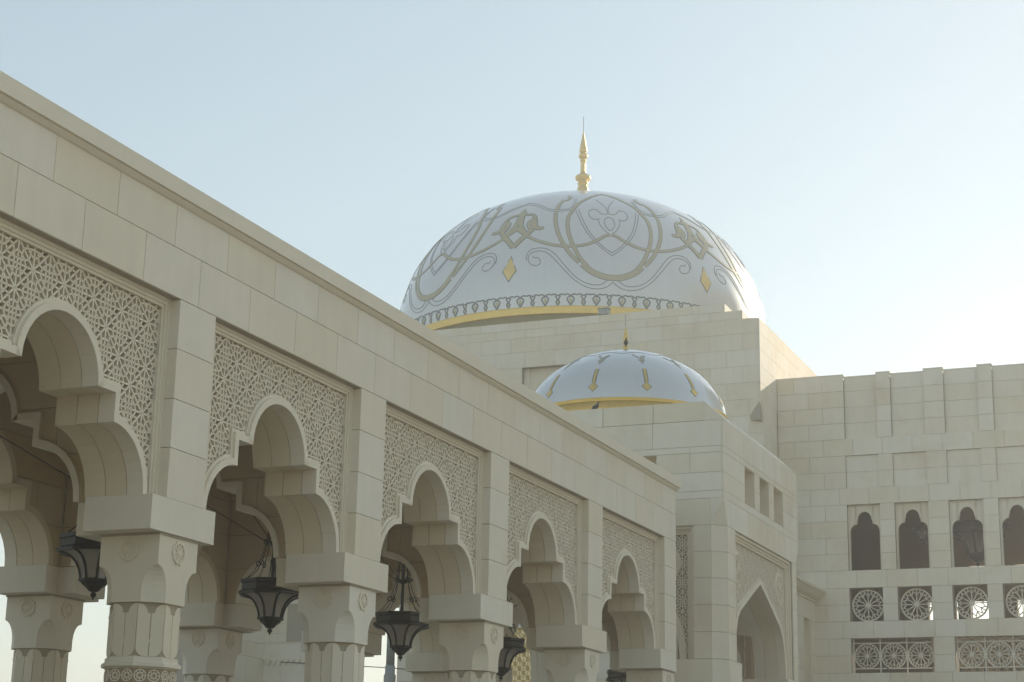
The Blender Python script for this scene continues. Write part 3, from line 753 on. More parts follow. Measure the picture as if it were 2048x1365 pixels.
# ------------------------------------------------------------------ tall hall under the large dome
HX, HY = 60.6, 7.52
hall = thing('domed_hall', 'tall square limestone hall with stepped corner that carries the large dome', 'hall', (0, 0, 0))
T = 0.04
c_ = MB()
Hy1 = 35.4; Hx1 = 88.0; ZP = 12.0
ops = [(18.9, 20.6, 0, 10.7), (26.3, 28.75, 0, 12.0)]
def slabs(mb, x0, x1, y0, y1, z0, z1, holes):
    ys = sorted({y0, y1}|{h[0] for h in holes}|{h[1] for h in holes}); zs = sorted({z0, z1}|{h[2] for h in holes if z0 < h[2] < z1}|{h[3] for h in holes if z0 < h[3] < z1})
    for i in range(len(ys)-1):
        for j in range(len(zs)-1):
            ym, zm = (ys[i]+ys[i+1])/2, (zs[j]+zs[j+1])/2
            if any(h[0] < ym < h[1] and h[2] < zm < h[3] for h in holes): continue
            mb.box(x0, x1, ys[i], ys[i+1], zs[j], zs[j+1])
slabs(c_, HX+T, HX+1.2, HY+0.56, Hy1, 0, 20.3, ops); c_.box(HX+1.2, Hx1, HY+0.56, 17.5, 0, 20.3); c_.box(HX+1.2, Hx1, 17.5, Hy1, 16.0, 20.3); c_.box(Hx1-1.5, Hx1, Hy1-1.5, Hy1, 0, 16.0)
c_.box(HX+0.56, Hx1, HY+T, HY+0.56, 0, 20.3)
c_.box(HX+0.40, Hx1, HY+T, Hy1, 20.3, 25.30); slabs(c_, HX+T, HX+0.40, HY+T, Hy1, 20.3, 25.30, [(15.0, 19.86, 20.9, 23.79)])
c_.box(HX+T, Hx1-1, 8.37+T, Hy1-1, 25.30, 25.74); c_.box(HX+T, Hx1-2, 9.24+T, Hy1-1.7, 25.74, 26.15)
c_.build('masonry_core', 'mortar', hall)
P8 = 0.8125
zsH = [20.29-P8*i for i in range(0, 17)][::-1]
zsT = [20.29, 21.10, 21.915, 22.73, 23.54, 24.35, 25.35]
rec = (15.0, 19.86, 21.915, 23.79)
clad(hall, 'x', HX, HY+T, 35.4, [21.33]+[22.15, 22.97, 23.79, 24.60, 25.35], 1.62, [(rec[0], rec[1], 20.9, 23.79)], seed=4, m='farstone')
clad(hall, 'x', HX, 8.37, 35.0, [25.35, 25.78], 1.62, seed=5, m='farstone')
clad(hall, 'x', HX, 9.24, 34.0, [25.78, 26.2], 1.62, seed=6, m='farstone')
clad(hall, 'x', HX, HY+0.57, 14.6, [17.3, 18.1, 18.9, 19.7, 20.51, 21.33], 1.62, seed=7, m='farstone')
clad(hall, 'x', HX, 14.6, 35.4, [18.9, 19.7, 20.51, 21.33], 1.62, [(rec[0], rec[1], 20.9, 23.79)], seed=7, m='farstone')
for a0, b0, c0, d0 in ((8.37, 9.24, 25.35, 25.78), (9.24, Hy1, 25.78, 26.2)):
    MB().box(HX, Hx1-1, a0, a0+T, c0, d0).build('parapet_step', 'farstone', hall)
# recessed panel with carved roundel
MB().box(HX+0.36, HX+0.399, rec[0]+0.005, rec[1]-0.005, 20.905, 23.785).build('recess_panel', 'farstone', hall)
MB().box(HX+0.28, HX+0.36, rec[0]+0.005, rec[0]+0.3, 20.905, 23.785).build('panel_frame', 'farstone', hall); MB().box(HX+0.28, HX+0.36, rec[1]-0.3, rec[1]-0.005, 20.905, 23.785).build('panel_frame', 'farstone', hall)
clad(hall, 'y', HY, HX, Hx1, [21.33, 22.15, 22.97, 23.79, 24.60, 25.35], 1.62, seed=9, m='farstone')
clad(hall, 'y', HY, HX+0.56, 63.76, [17.3, 18.1, 18.9, 19.7, 20.51, 21.33], 1.62, seed=9, m='farstone')
# chamfered corner and its broach stop
def broach(parent, x, y, c, ztip, zbase, zlow, m, courses):
    MB().add([(x, y, ztip), (x, y+c, zbase), (x+c, y, zbase), (x, y+0.01, zbase+0.002)], [(0, 2, 1)]).build('broach_stop', m, parent)
    for i in range(len(courses)-1):
        a, b = courses[i]+0.006, courses[i+1]-0.006; t = 0.03
        MB().add([(x, y+c, a), (x+c, y, a), (x+c+t, y+t, a), (x+t, y+c+t, a), (x, y+c, b), (x+c, y, b), (x+c+t, y+t, b), (x+t, y+c+t, b)],
                 [(0, 3, 2, 1), (4, 5, 6, 7), (0, 1, 5, 4), (1, 2, 6, 5), (2, 3, 7, 6), (3, 0, 4, 7)]).build('corner_stone', m, parent)
broach(hall, HX, HY, 0.56, 21.33, 20.51, 0, 'farstone', [17.3, 18.1, 18.9, 19.7, 20.51])
MB().add([(HX, HY, 21.33), (HX, HY+0.56, 20.51), (HX, HY+0.56, 21.33), (HX+0.56, HY, 20.51), (HX+0.56, HY, 21.33), (HX+0.5, HY+0.5, 21.33), (HX+0.5, HY+0.5, 20.51)],
         [(0, 2, 1), (0, 3, 4), (0, 4, 5, 2)]).build('corner_facing', 'farstone', hall)
# lower walls seen through the arcade
cl = [h for h in ops]
clad(hall, 'x', HX, 14.0, 34.0, [6.2, 7.2, 8.2, 9.42, 10.17, 11.2, 12.2, 13.2, 14.2], 2.1, cl+[(32.7-1.6, 32.7, 10.26, 12.2)], seed=12)
MB().box(57.0, HX+T, 34.0, 40.0, 0, 16.0).build('side_block', 'mortar', hall)
clad(hall, 'y', 33.962, 57.0, HX, [6.2, 7.2, 8.2, 9.42, 10.17, 11.2, 12.2, 13.2, 14.2], 1.9, seed=13)
z_ = MB()
for i in range(14):
    y0 = 29.0+i*0.345
    z_.add([(HX-0.09, y0, 9.36), (HX-0.09, y0+0.17, 9.08), (HX-0.09, y0+0.345, 9.36), (HX+0.01, y0, 9.36), (HX+0.01, y0+0.17, 9.08), (HX+0.01, y0+0.345, 9.36)], [(0, 2, 1), (0, 1, 4, 3), (1, 2, 5, 4), (0, 3, 5, 2)])
z_.box(HX-0.10, HX+0.01, 28.8, 33.95, 9.36, 9.42)
z_.build('zigzag_frieze', 'carved', hall)
def turn_x(mb):     # (x,z) pattern drawn facing -y  ->  facing -x  (u = y)
    mb.v = [(v[1], -v[0], v[2]) for v in mb.v]; return mb
gl = turn_x(lattice(lambda x, z: True, -20.55, -18.95, 5.0, 10.6, -19.75, 10.3, g=0.22, y0=HX+0.1, d=0.05, wd=0.03)); gl.build('gilded_screen', 'gold', hall)
tc = MB(); tc.box(HX-0.05, HX+0.3, 15.25, 15.75, 26.22, 26.52); tc.box(HX-0.10, HX+0.32, 15.2, 15.8, 26.5, 26.54); tc.tube([(HX+0.1, 15.5, 26.2), (HX+0.1, 15.5, 26.3)], 0.04)
o = tc.build('security_camera', 'steel'); o['label'] = 'small grey camera box on the parapet just under the gilded rim of the large dome'; o['category'] = 'camera'

# ------------------------------------------------------------------ rosette wheel
def wheel_mesh(rad, th=0.08, name='rosette_wheel'):
    mb = MB(); pts = [(math.cos(R(t)), math.sin(R(t))) for t in range(0, 361, 10)]
    mb.ring([(p[0]*rad, p[1]*rad) for p in pts], [(p[0]*rad*0.91, p[1]*rad*0.91) for p in pts], 0, th)
    def bar(p, q, w_):
        dx, dz = q[0]-p[0], q[1]-p[1]; l = math.hypot(dx, dz); nx, nz = -dz/l*w_/2, dx/l*w_/2
        mb.extr([(p[0]-nx, p[1]-nz), (q[0]-nx, q[1]-nz), (q[0]+nx, q[1]+nz), (p[0]+nx, p[1]+nz)], 0.01, th-0.01)
    for k in range(12):
        a = R(30*k); c = math.cos(a); s = math.sin(a)
        bar((0.06*rad*c, 0.06*rad*s), (rad*0.93*c, rad*0.93*s), rad*0.055)
        tip = (rad*0.84*math.cos(a+R(15)), rad*0.84*math.sin(a+R(15)))
        for b1 in (a, a+R(30)): bar((rad*0.60*math.cos(b1), rad*0.60*math.sin(b1)), tip, rad*0.055)
        bar(tip, (rad*0.93*math.cos(a+R(15)), rad*0.93*math.sin(a+R(15))), rad*0.045)
    mb.extr([(rad*0.14*math.cos(R(t)), rad*0.14*math.sin(R(t))) for t in range(0, 360, 30)], -0.02, th+0.02)
    return mb

rd = turn_x(wheel_mesh(1.02, 0.06)); put(rd.mesh('carved_roundel', 'farstone'), 'carved_roundel', hall, (HX+0.31, 17.55, 22.35))
# ------------------------------------------------------------------ right wing
WX = 63.768
wing = thing('palace_wing', 'flat limestone palace wing with lobed windows and pierced wheel openings', 'palace wing')
PZ = 0.7968
zz = lambda n: 22.949-PZ*n        # course lines from the top
# window columns (Y spans), from left to right in the photograph
cols_ = [(2.630, 4.2035), (0.356, 1.9395), (-2.169, -0.589), (-4.443, -2.86), (-6.97, -5.39), (-9.24, -7.66), (-11.77, -10.19), (-14.04, -12.46)]
Z_P1, Z_P0 = 18.945, 17.351; Z_A1, Z_A0 = 16.552, 13.401; Z_R1, Z_R0 = 12.571, 10.998; Z_G1, Z_G0 = 10.206, 8.607
holes = []
for i, (a, b) in enumerate(cols_):
    holes.append((a, b, Z_A0, Z_A1)); holes.append((a, b, Z_R0, Z_R1))
for i in range(0, len(cols_), 2): holes.append((cols_[i+1][0], cols_[i][1], Z_G0, Z_G1))
YR = -18.0
core = MB(); holesc = holes+[(a, b, 17.351, 18.945) for a, b in cols_]; ys = sorted({YR, 7.515}|{h[k] for h in holesc for k in (0, 1)}); zs = sorted({0.0, 19.7}|{h[k] for h in holesc for k in (2, 3)})
for i in range(len(ys)-1):
    j = 0
    while j < len(zs)-1:
        ym = (ys[i]+ys[i+1])/2; zm = (zs[j]+zs[j+1])/2
        if any(h[0] < ym < h[1] and h[2] < zm < h[3] for h in holesc): j += 1; continue
        e = j
        while e+1 < len(zs)-1 and not any(h[0] < ym < h[1] and h[2] < (zs[e+1]+zs[e+2])/2 < h[3] for h in holesc): e += 1
        core.box(WX+T, WX+0.62, ys[i], ys[i+1], zs[j], zs[e+1]); j = e+1
core.box(WX+0.17, WX+0.62, YR, 7.515, 19.7, 22.75)
core.build('masonry_core', 'mortar', wing)
panels = [(a, b, Z_P0, Z_P1) for a, b in cols_]
H2 = holes+panels+[(a, b, zz(4), 23.2) for a, b in cols_]
courses = [zz(n) for n in range(20, -1, -1)]
snap = [22.949, 22.152, 21.355, 20.559, 19.762, 18.945, 18.148, 17.351, 16.552, 15.764, 14.976, 14.189, 13.401, 12.571, 11.785, 10.998, 10.206, 9.406, 8.607, 7.8, 7.0][::-1]
H2 = [(h[0], h[1], h[2] if h[2] != zz(4) else 19.762, h[3]) for h in H2]
clad(wing, 'x', WX, -5.4, 7.50, snap, 1.42, H2, seed=21, th=T, gap=0.016, m='farstone')
MB().box(WX, WX+T, YR, -5.4, 0, 8.6).build('wall_face', 'farstone', wing)
clad(wing, 'x', WX, YR, -5.41, [0, 8.607, 10.206, 10.998, 12.571, 13.401, 16.552, 17.351, 18.945, 22.949], 6.0, [h for h in H2], seed=22, th=T, gap=0.016, m='farstone')
for a, b in cols_:
    # shallow recess above, plain sunk panel, small lintel stones
    clad(wing, 'x', WX+0.13, a, b, [19.762, 20.559, 21.355, 22.152, 22.86], 99.0, seed=23, th=T, gap=0.014, m='farstone')
    MB().box(WX+0.035, WX+0.17, a, b, 19.75, 19.80).build('sill', 'farstone', wing)
    clad(wing, 'x', WX+0.10, a, b, [Z_P0, 18.148, Z_P1], 99.0, seed=24, th=T, gap=0.014, m='farstone')
    MB().box(WX+0.14, WX+0.62, a, b, 17.3, 19.0).build('panel_backing', 'mortar', wing)
cp_ = MB()
yprev = 7.515
for a, b in cols_:
    cp_.box(WX-0.012, WX+0.64, b, yprev, 22.951, 23.0); cp_.box(WX+0.118, WX+0.64, a, b, 22.862, 22.91); yprev = a
cp_.build('coping', 'farstone', wing)
# lobed window heads
WPR = lambda hwid, zs_, sc_: None
hh = 0.70
wp = [(hh, Z_A0)]+[(hh, 15.27)]+arc(hh-0.33, 15.27, 0.33, 0.36, 0, 90, 6)+[(0.46, 15.63), (0.46, 15.80), (0.34, 15.80)]+arc(0, 15.84, 0.335, 0.39, 0, 90, 6)
WP = [(-x, z) for x, z in wp]+[(x, z) for x, z in wp[::-1][1:]]
wp2 = [(-0.79, Z_A0)]+[(x, z) for x, z in WP]+[(0.79, Z_A0)]
sheet = MB()
WPo = []
def headplate():
    mb = MB(); top = [(-0.789, Z_A1-0.002), (0.789, Z_A1-0.002)]
    # chains from profile up / outwards
    chain = [(-0.789, Z_A0+0.002)]+[(-0.789, 15.27)]
    poly = WP
    f = opening_top([(x+(0.0), z) for x, z in poly])
    # side strips
    mb.ring([(-0.789, Z_A0), (-0.789, 15.27)], [(-hh, Z_A0), (-hh, 15.27)], 0, 0.16); mb.ring([(hh, Z_A0), (hh, 15.27)], [(0.789, Z_A0), (0.789, 15.27)], 0, 0.16)
    mb.box(-0.789, -hh, 0, 0.16, 15.27, Z_A1-0.002); mb.box(hh, 0.789, 0, 0.16, 15.27, Z_A1-0.002)
    up_ = [p for p in poly if p[1] >= 15.265]
    mb.ring(up_, [(p[0], Z_A1-0.002) for p in up_], 0, 0.16)
    return mb
hp_ = turn_x(headplate()); HPM = hp_.mesh('window_surround', 'farstone')
rw = turn_x(wheel_mesh(0.755, 0.10)).mesh('rosette_wheel', 'carved')
rw2 = turn_x(wheel_mesh(0.60, 0.07)).mesh('rosette_wheel', 'carved')
for i, (a, b) in enumerate(cols_):
    c = (a+b)/2
    put(HPM, 'window_surround', wing, (WX+0.20, c, 0))
    put(rw, 'rosette_wheel', wing, (WX+0.32, c-0.02, (Z_R0+Z_R1)/2-0.02))
for i in range(0, 4):
    y1 = cols_[2*i][1]; y0 = cols_[2*i+1][0]; c = (y0+y1)/2
    ggr = MB()
    for z in (8.80, 9.98): ggr.box(WX+0.36, WX+0.41, y0, y1, z, z+0.055)
    for s in (-1.86, -0.62, 0.62, 1.86): ggr.box(WX+0.345, WX+0.40, c+s-0.03, c+s+0.03, Z_G0, Z_G1)
    ggr.build('grille_frame', 'carved', wing)
    for s in (-1.24, 0, 1.24): put(rw2, 'rosette_wheel', wing, (WX+0.35, c+s, 9.41))
# inside of the wing: floors, back wall with pillars and openings, ceiling
inn = MB(); BX = 71.8
inn.box(WX+0.63, BX, YR, 7.5, 12.75, 13.2)
inn.box(WX+0.63, BX+0.5, YR, 7.5, 19.2, 19.7)
inn.box(WX+0.63, BX, YR, 7.5, 7.9, 8.3); 
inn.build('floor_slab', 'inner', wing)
bw = MB()
bh = [(0.40, 0.52, 11.3, 14.5), (1.60, 1.88, 11.3, 14.5), (-1.9, -0.22, 11.3, 14.6), (-4.6, -2.5, 11.3, 14.6), (-9.0, -5.2, 11.3, 14.6), (1.60, 1.88, 9.2, 11.2), (-4.6, 0.9, 8.9, 11.2)]
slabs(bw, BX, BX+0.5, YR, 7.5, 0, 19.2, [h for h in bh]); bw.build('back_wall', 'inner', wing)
MB().box(WX+0.62, BX+0.6, 7.38, 7.5, 0, 22.7).build('end_wall', 'inner', wing); MB().box(WX+0.62, BX+0.6, YR, YR+0.3, 0, 22.7).build('end_wall', 'inner', wing)
turn_x(lattice(lambda x, z: True, -1.9, 4.6, 8.9, 11.2, 0.0, 10.0, g=0.2, y0=71.9, d=0.05, wd=0.045)).build('gilded_screen', 'gold', wing)  # added gold lattice, stands in for sunlit glints behind the grilles
# lower link range in the inner corner with coved cornice, running forward from the wing
LX = 44.0
clad(wing, 'y', 5.86, LX, WX-0.002, [7.0, 7.8, 8.607, 9.406, 10.206, 11.0, 11.9], 1.5, [(61.4, 62.7, 6.0, 11.0)], seed=41, m='farstone')
lk = MB(); lk.box(LX, 61.4, 5.90, 6.5, 0, 11.9); lk.box(62.7, WX-0.01, 5.90, 6.5, 0, 11.9); lk.box(61.4, 62.7, 5.90, 6.5, 11.0, 11.9); lk.box(61.4, 62.7, 6.3, 6.5, 0, 11.0)
lk.build('link_wall', 'farstone', wing)
cv = MB(); pf = [(5.86, 11.9), (5.80, 11.9), (5.80, 12.0), (5.70, 12.03), (5.55, 12.12), (5.42, 12.27), (5.36, 12.34), (5.31, 12.34), (5.31, 12.46), (6.5, 12.46), (6.5, 11.9)]
n = len(pf); cv.add([(LX, p[0], p[1]) for p in pf]+[(WX-0.002, p[0], p[1]) for p in pf], [tuple(range(n)), tuple(range(2*n-1, n-1, -1))]+[(i, (i+1) % n, (i+1) % n+n, i+n) for i in range(n)])
cv.build('coved_cornice', 'farstone', wing)

# ------------------------------------------------------------------ gate block under the small dome
# four equal sides round a domed bay; drawn round the origin, whole block then scaled about the camera position
KS = 0.6355
GC = (-20.0862+(57.09+20.0862)*KS, -13.4423+(13.06+13.4423)*KS); GZ = 1.65*(1-KS)
gate = thing('gate_block', 'square limestone gate block with pointed arches that carries the small dome', 'gatehouse')
GH = 6.505
ZL = [13.66-1.1*i for i in range(0, 6)][::-1]      # 8.16 .. 13.66
UP = [13.66, 14.77, 15.88, 16.99, 18.1]
wins = [(-3.14, -1.51, 15.09, 16.72), (-0.62, 1.0, 15.09, 16.72), (1.9, 3.58, 15.09, 16.72)]
hp2 = [(4.30, 8.16), (4.29, 8.4), (4.22, 9.0), (4.05, 9.6), (3.74, 10.15), (3.33, 10.5), (2.3, 10.97), (1.2, 11.48), (0.0, 12.02)]
hp2 = crom(hp2[:6], 4)[:-1]+hp2[5:]
PP = [(-x, z) for x, z in hp2]+[(x, z) for x, z in hp2[::-1][1:]]
PT = offset(PP, 0.22)
GP = []                                            # (name, mesh, loc, scale) of one side
def gp(name, me, loc=(0, 0, 0), scale=None): GP.append((name, me, loc, scale))
class Fake: pass
def gclad(u0, u1, zs, wid, holes=(), seed=1, m='farstone'):
    tmp = bpy.data.objects.new('tmp', None); clad(tmp, 'y', -GH, u0, u1, zs, wid, holes, seed=seed, gap=0.016, th=0.05, m=m)
    for c in list(tmp.children):
        gp('stone', c.data, tuple(c.location), tuple(c.scale)); bpy.data.objects.remove(c)
    bpy.data.objects.remove(tmp)
# facing
gclad(-GH+0.005, GH-0.055, UP[1:], 3.3, wins, 33); gclad(-GH+0.56, GH-0.56, UP[:2], 3.3, wins, 35)
gclad(-GH+0.56, -4.78, ZL, 2.4, seed=34); gclad(5.17, GH-0.57, ZL, 2.4, seed=35)
gclad(-GH+0.56, -4.0, [4.86, 5.96, 7.06, 8.16], 2.6, seed=36); gclad(4.0, GH-0.57, [4.86, 5.96, 7.06, 8.16], 2.6, seed=37)
# core
gc = MB(); ya = -GH+0.052
xs = [-GH+0.57]+sorted(h[k] for h in wins for k in (0, 1))+[GH-1.2]
for i in range(len(xs)-1):
    if i % 2 == 0: gc.box(xs[i], xs[i+1], ya, -GH+1.2, 13.66, 18.1)
    else:
        gc.box(xs[i], xs[i+1], ya, -GH+1.2, 13.66, 15.09); gc.box(xs[i], xs[i+1], ya, -GH+1.2, 16.72, 18.1)
gc.box(-GH+0.052, -GH+0.57, -GH+0.052, -GH+0.57, 14.78, 18.1)
gc.box(-GH+0.60, -4.78, ya, -GH+1.2, 8.16, 13.66); gc.box(5.17, GH-0.60, ya, -GH+1.2, 8.16, 13.66)
gc.box(-GH+0.60, -4.0, ya, -GH+1.9, -1, 8.16); gc.box(4.0, GH-0.60, ya, -GH+1.9, -1, 8.16)
gp('masonry_core', gc.mesh('masonry_core', 'mortar'))
# impost course carrying the arch
im = MB(); im.box(-4.9, -3.95, -GH+0.02, -GH+2.6, 7.2, 8.155); im.box(3.95, 5.3, -GH+0.02, -GH+2.6, 7.2, 8.155); gp('impost', im.mesh('impost', 'stone'))
# panel: frame, screen, arch
c0 = 0.19                                          # arch axis sits a little off the block axis
def sh(mb, dx=c0, y=-GH): mb.v = [(v[0]+dx, v[1]+y, v[2]) for v in mb.v]; return mb
gp('arch_trim', sh(MB().ring(PP, PT, 0.24, 0.60).ring(PT, offset(PP, 0.28), 0.30, 0.42)).mesh('arch_trim', 'carved'))
for yy0, yy1 in ((0.61, 1.2), (1.215, 1.9), (1.915, 2.6)): gp('arch_soffit', sh(MB().ring(offset(PP, 0.004), offset(PP, 0.3), yy0, yy1)).mesh('arch_soffit', 'stone'))
fmm = MB()
for w0, w1, yy in ((0.0, 0.12, 0.10), (0.12, 0.22, 0.20), (0.22, 0.32, 0.26)):
    fmm.box(-4.78+w0, -4.78+w1, -GH+yy, -GH+0.6, 8.17, 13.66-w0); fmm.box(5.17-w1, 5.17-w0, -GH+yy, -GH+0.6, 8.17, 13.66-w0); fmm.box(-4.78+w1, 5.17-w1, -GH+yy, -GH+0.6, 13.66-w1, 13.66-w0)
gp('panel_frame', fmm.mesh('panel_frame', 'carved'))
fP = opening_top([(x+c0, z) for x, z in PT])
MEDC = (-3.35, 3.75)
def in_portal(x, z):
    if x < -4.46 or x > 4.85 or z > 13.34 or z < 8.2: return False
    for cxm in MEDC:
        if (x-cxm)**2+(z-12.2)**2 < 0.62: return False
    t = fP(x); return t is None or z > t
gp('lattice_panel', lattice(in_portal, -4.47, 4.86, 8.2, 13.35, c0, 12.95, g=0.40, y0=-GH+0.34, d=0.07, wd=0.036).mesh('lattice_panel', 'carved'))
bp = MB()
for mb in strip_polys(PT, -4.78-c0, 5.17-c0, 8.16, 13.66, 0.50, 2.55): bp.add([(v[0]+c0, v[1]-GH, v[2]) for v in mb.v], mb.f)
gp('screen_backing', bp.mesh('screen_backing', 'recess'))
gp('inner_screen', lattice(lambda x, z: in_portal(x, z), -4.47, 4.86, 8.2, 13.35, c0, 12.95, g=0.31, y0=-GH+2.56, d=0.06, wd=0.06).mesh('inner_screen', 'carved'))
for cxm in MEDC:
    w2 = sh(wheel_mesh(0.70, 0.06), cxm, -GH+0.27); w2.v = [(v[0], v[1], v[2]+12.2) for v in w2.v]
    w2.extr([(cxm+0.80*math.cos(R(t)), 12.2+0.80*math.sin(R(t))) for t in range(0, 360, 12)], -GH+0.32, -GH+0.44)
    gp('medallion', w2.mesh('medallion', 'carved'))
# windows
for i, (a, b, z0, z1) in enumerate(wins):
    rv = MB(); rv.box(a, a+0.015, -GH+0.05, -GH+1.3, z0, z1); rv.box(b-0.015, b, -GH+0.05, -GH+1.3, z0, z1); rv.box(a+0.015, b-0.015, -GH+0.05, -GH+1.3, z0, z0+0.015); rv.box(a+0.015, b-0.015, -GH+0.05, -GH+1.3, z1-0.015, z1)
    gp('window', rv.mesh('window', 'farstone'))
    if i != 1: gp('window_screen', lattice(lambda x, z: True, a+0.2, b-0.2, z0+0.2, z1-0.2, (a+b)/2, (z0+z1)/2, g=0.2, y0=-GH+0.95, d=0.06, wd=0.05).mesh('window_screen', 'carved'))
    gp('pane', MB().box(a+0.016, b-0.016, -GH+1.1, -GH+1.18, z0+0.016, z1-0.016).mesh('pane', 'pane' if i == 1 else 'farstone'))
# chamfered corner with its pyramid stop
x = y = -GH; c = 0.56
ZT_ = 14.77; ZB_ = 13.665
gp('broach_stop', MB().add([(x, y, ZT_), (x, y+c, ZB_), (x+c, y, ZB_)], [(0, 1, 2)]).mesh('broach_stop', 'farstone'))
gp('corner_facing', MB().add([(x, y, ZT_), (x+c, y, ZT_), (x+c, y, ZB_), (x, y+c, ZT_), (x, y+c, ZB_), (x+c, y+c, ZT_)], [(0, 2, 1), (0, 3, 4), (0, 1, 5, 3)]).mesh('corner_facing', 'farstone'))
cc_ = [4.86, 5.96, 7.06]+ZL
for i in range(len(cc_)-1):
    a, b = cc_[i]+0.008, cc_[i+1]-0.008; t = 0.05
    gp('corner_stone', MB().add([(x, y+c, a), (x+c, y, a), (x+c+t, y+t, a), (x+t, y+c+t, a), (x, y+c, b), (x+c, y, b), (x+c+t, y+t, b), (x+t, y+c+t, b)],
       [(0, 3, 2, 1), (4, 5, 6, 7), (0, 1, 5, 4), (1, 2, 6, 5), (2, 3, 7, 6), (3, 0, 4, 7)]).mesh('corner_stone', 'stone'))
gp('corner_core', MB().add([(x+0.06, y+c+0.02, -1), (x+c+0.02, y+0.06, -1), (x+1.2, y+1.2, -1), (x+0.06, y+c+0.02, 13.66), (x+c+0.02, y+0.06, 13.66), (x+1.2, y+1.2, 13.66)], [(0, 2, 1), (3, 4, 5), (0, 1, 4, 3), (1, 2, 5, 4), (2, 0, 3, 5)]).mesh('corner_core', 'mortar'))
# weathered coping sloping back from the wall head
sl_ = MB(); k_ = 0.81
sl_.add([(-GH, -GH, 18.105), (GH, -GH, 18.105), (GH-k_, -GH+k_, 18.93), (-GH+k_, -GH+k_, 18.93)], [(0, 1, 2, 3)])
sl_.add([(-GH, -GH, 18.105), (GH, -GH, 18.105), (GH, -GH+0.02, 18.09), (-GH, -GH+0.02, 18.09)], [(0, 3, 2, 1)])
gp('coping', sl_.mesh('coping', 'farstone'))
for q in range(4):
    rz = (0, -math.pi/2, math.pi/2, math.pi)[q]
    cr, sr = math.cos(rz), math.sin(rz)
    for nm, me, lo, scl in GP:
        if nm == 'coping' and q == 1: continue
        lx, ly = lo[0]*cr-lo[1]*sr, lo[0]*sr+lo[1]*cr
        sc3 = tuple(v*KS for v in (scl or (1, 1, 1)))
        put(me, nm, gate, (GC[0]+lx*KS, GC[1]+ly*KS, GZ+lo[2]*KS), rz, sc3)
def gput(mb, name, m):
    return put(mb.mesh(name, m), name, gate, (GC[0], GC[1], GZ), 0, (KS, KS, KS))
# the side over the colonnade carries an upright parapet course instead
for i in range(5):
    a = -GH+0.81+i*2.27; gput(MB().box(-GH, -GH+0.9, a+0.01, a+2.25, 18.112, 18.93), 'parapet_stone', 'farstone')
gput(MB().add([(-GH, -GH, 18.105), (-GH, -GH+0.81, 18.105), (-GH, -GH+0.81, 18.93), (-GH+0.9, -GH, 18.105), (-GH+0.9, -GH+0.81, 18.105), (-GH+0.9, -GH+0.81, 18.93)], [(0, 2, 1), (3, 4, 5), (0, 3, 5, 2)]), 'parapet_stone', 'farstone')
gput(MB().box(-GH+0.8, GH-0.8, -GH+0.8, GH-0.8, 17.3, 18.90), 'roof_slab', 'farstone')

# ------------------------------------------------------------------ added tall block, out of view to the right, shades the colonnade
ch = thing('added_shade_hall', 'plain tall block added out of view behind the wing to shade the colonnade', 'hall', (80.0, -20.5, 0))
MB().box(-14, 14, -10, 10.0, 0, 36).build('wall', 'farstone', ch)
MB().box(-13.6, 13, -9.6, 9.6, 36, 42.8).build('upper_wall', 'farstone', ch)

# ------------------------------------------------------------------ lamps in the wing windows
def far_lantern(x, y, z, s, label):
    c = copy_tree(proto); c.name = 'hanging_lantern'; c['label'] = label; c['group'] = 'bronze chandeliers inside the wing'
    for ch in list(c.children):
        if ch.name.startswith('stay_wire') or ch.name.startswith('rod') or ch.name.startswith('chain'): bpy.data.objects.remove(ch)
    c.location = (x, y, z-4.85*s); c.scale = (s, s, s)
    MB().tube([(0, 0, 5.8), (0, 0, 4.85+(19.15-z)/s)], 0.03, 8).build('rod', 'bronze', c)
far_lantern(66.0, 1.02, 14.85, 0.82, 'small dark chandelier at the right edge of the second lobed window')
far_lantern(67.0, -1.35, 13.78, 2.1, 'big dark chandelier filling the third lobed window')
far_lantern(66.0, -2.62, 14.85, 0.82, 'small dark chandelier at the left edge of the fourth lobed window')
far_lantern(69.0, -4.4, 11.9, 2.1, 'dark chandelier low in the fourth lobed window')

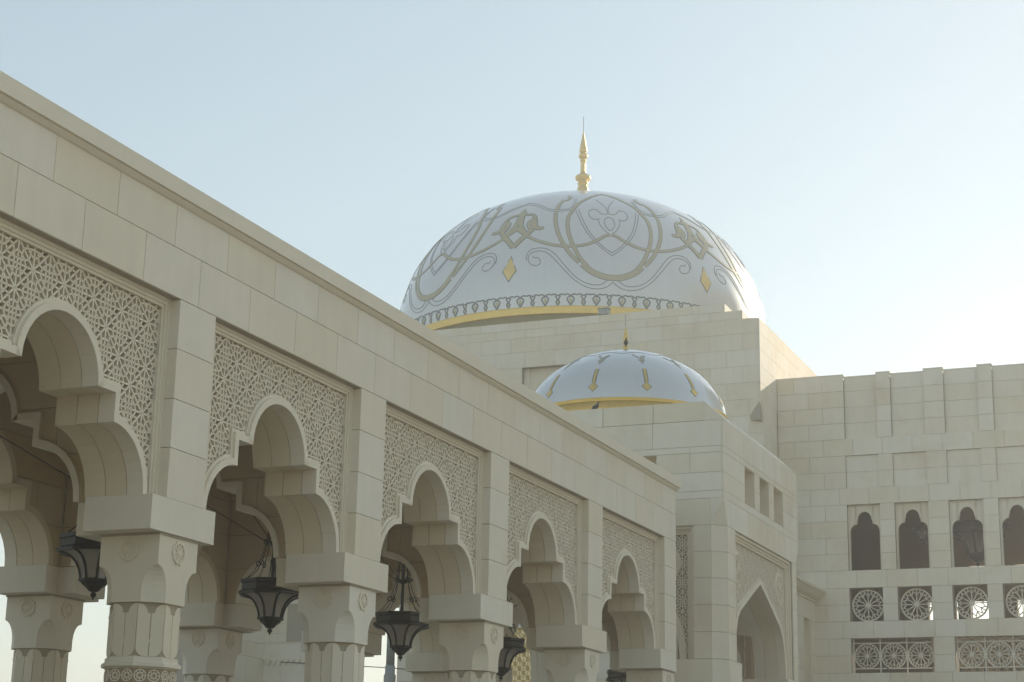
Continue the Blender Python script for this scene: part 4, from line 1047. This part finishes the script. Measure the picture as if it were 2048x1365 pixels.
# ------------------------------------------------------------------ mast and wires behind the colonnade
mast = thing('steel_mast', 'pale grey steel mast standing behind the colonnade in the bright gap', 'mast', (52.0, 22.4, 0))
MB().tube([(0, 0, 0), (0, 0, 8.2)], 0.22, 16).build('pole', 'steel', mast, smooth=True)
MB().tube([(0, 0, 8.2), (0, 0, 10.6)], 0.19, 16).build('upper_pole', 'steel', mast, smooth=True)
MB().lathe([(0.22, 7.0), (0.27, 7.0), (0.27, 7.8), (0.22, 7.8)], 16).build('collar', 'steel', mast)
wr = MB().tube([(-2, 4.5, 8.25), (0, 0, 8.1), (1.0, -3.2, 7.85)], 0.02, 5); wr.build('wire', 'bronze', mast)

# ------------------------------------------------------------------ birds
def pigeon(loc, rz, label, s=1.0):
    pts = [((-0.20, 0, 0.02), 0.012), ((-0.10, 0, 0.06), 0.045), ((0, 0, 0.10), 0.075), ((0.07, 0, 0.15), 0.07), ((0.105, 0, 0.215), 0.038), ((0.12, 0, 0.255), 0.034), ((0.145, 0, 0.262), 0.026), ((0.175, 0, 0.25), 0.006)]
    mb = MB().tube([p for p, r_ in pts], [r_ for p, r_ in pts], 10)
    for sg in (1, -1):
        mb.tube([(0.02, 0.03*sg, 0.05), (0.03, 0.03*sg, 0.0), (0.06, 0.03*sg, -0.002)], 0.006, 5)
        mb.tube([(0.05, 0.062*sg, 0.16), (-0.04, 0.068*sg, 0.12), (-0.16, 0.03*sg, 0.055)], [0.02, 0.028, 0.004], 6)
    o = mb.build('pigeon', 'pigeon', None, smooth=True, loc=loc, rotz=rz); o['label'] = label; o['category'] = 'pigeon'; o['group'] = 'pigeons perched on the palace'; o.scale = (s, s, s)
pigeon((GC[0]-GH*KS+0.15, -13.4423+(12.33+13.4423)*KS, GZ+18.93*KS), R(250), 'dark pigeon perched on the parapet under the gilded rim of the small dome', 0.8)
pigeon((SDX-0.15, SDY-0.06, GZ+23.44*KS), R(200), 'dark pigeon at the foot of the small dome finial', 0.75)
pigeon((WX+0.3, 2.55, 8.607), R(180), 'dark pigeon sitting in the long pierced grille opening', 0.9)

# ------------------------------------------------------------------ haze
hz = bpy.data.materials.new('haze'); hz.use_nodes = True; t = hz.node_tree; t.nodes.clear()
ou = t.nodes.new('ShaderNodeOutputMaterial'); pv = t.nodes.new('ShaderNodeVolumePrincipled')
pv.inputs['Color'].default_value = (0.97, 0.95, 0.92, 1); pv.inputs['Density'].default_value = HAZE; pv.inputs['Anisotropy'].default_value = HAZE_G
t.links.new(pv.outputs[0], ou.inputs['Volume'])
if HAZE > 0:
    o = MB().box(-1000, 1000, -1000, 1000, -1.5, 43.5).build('haze', hz); o['kind'] = 'stuff'
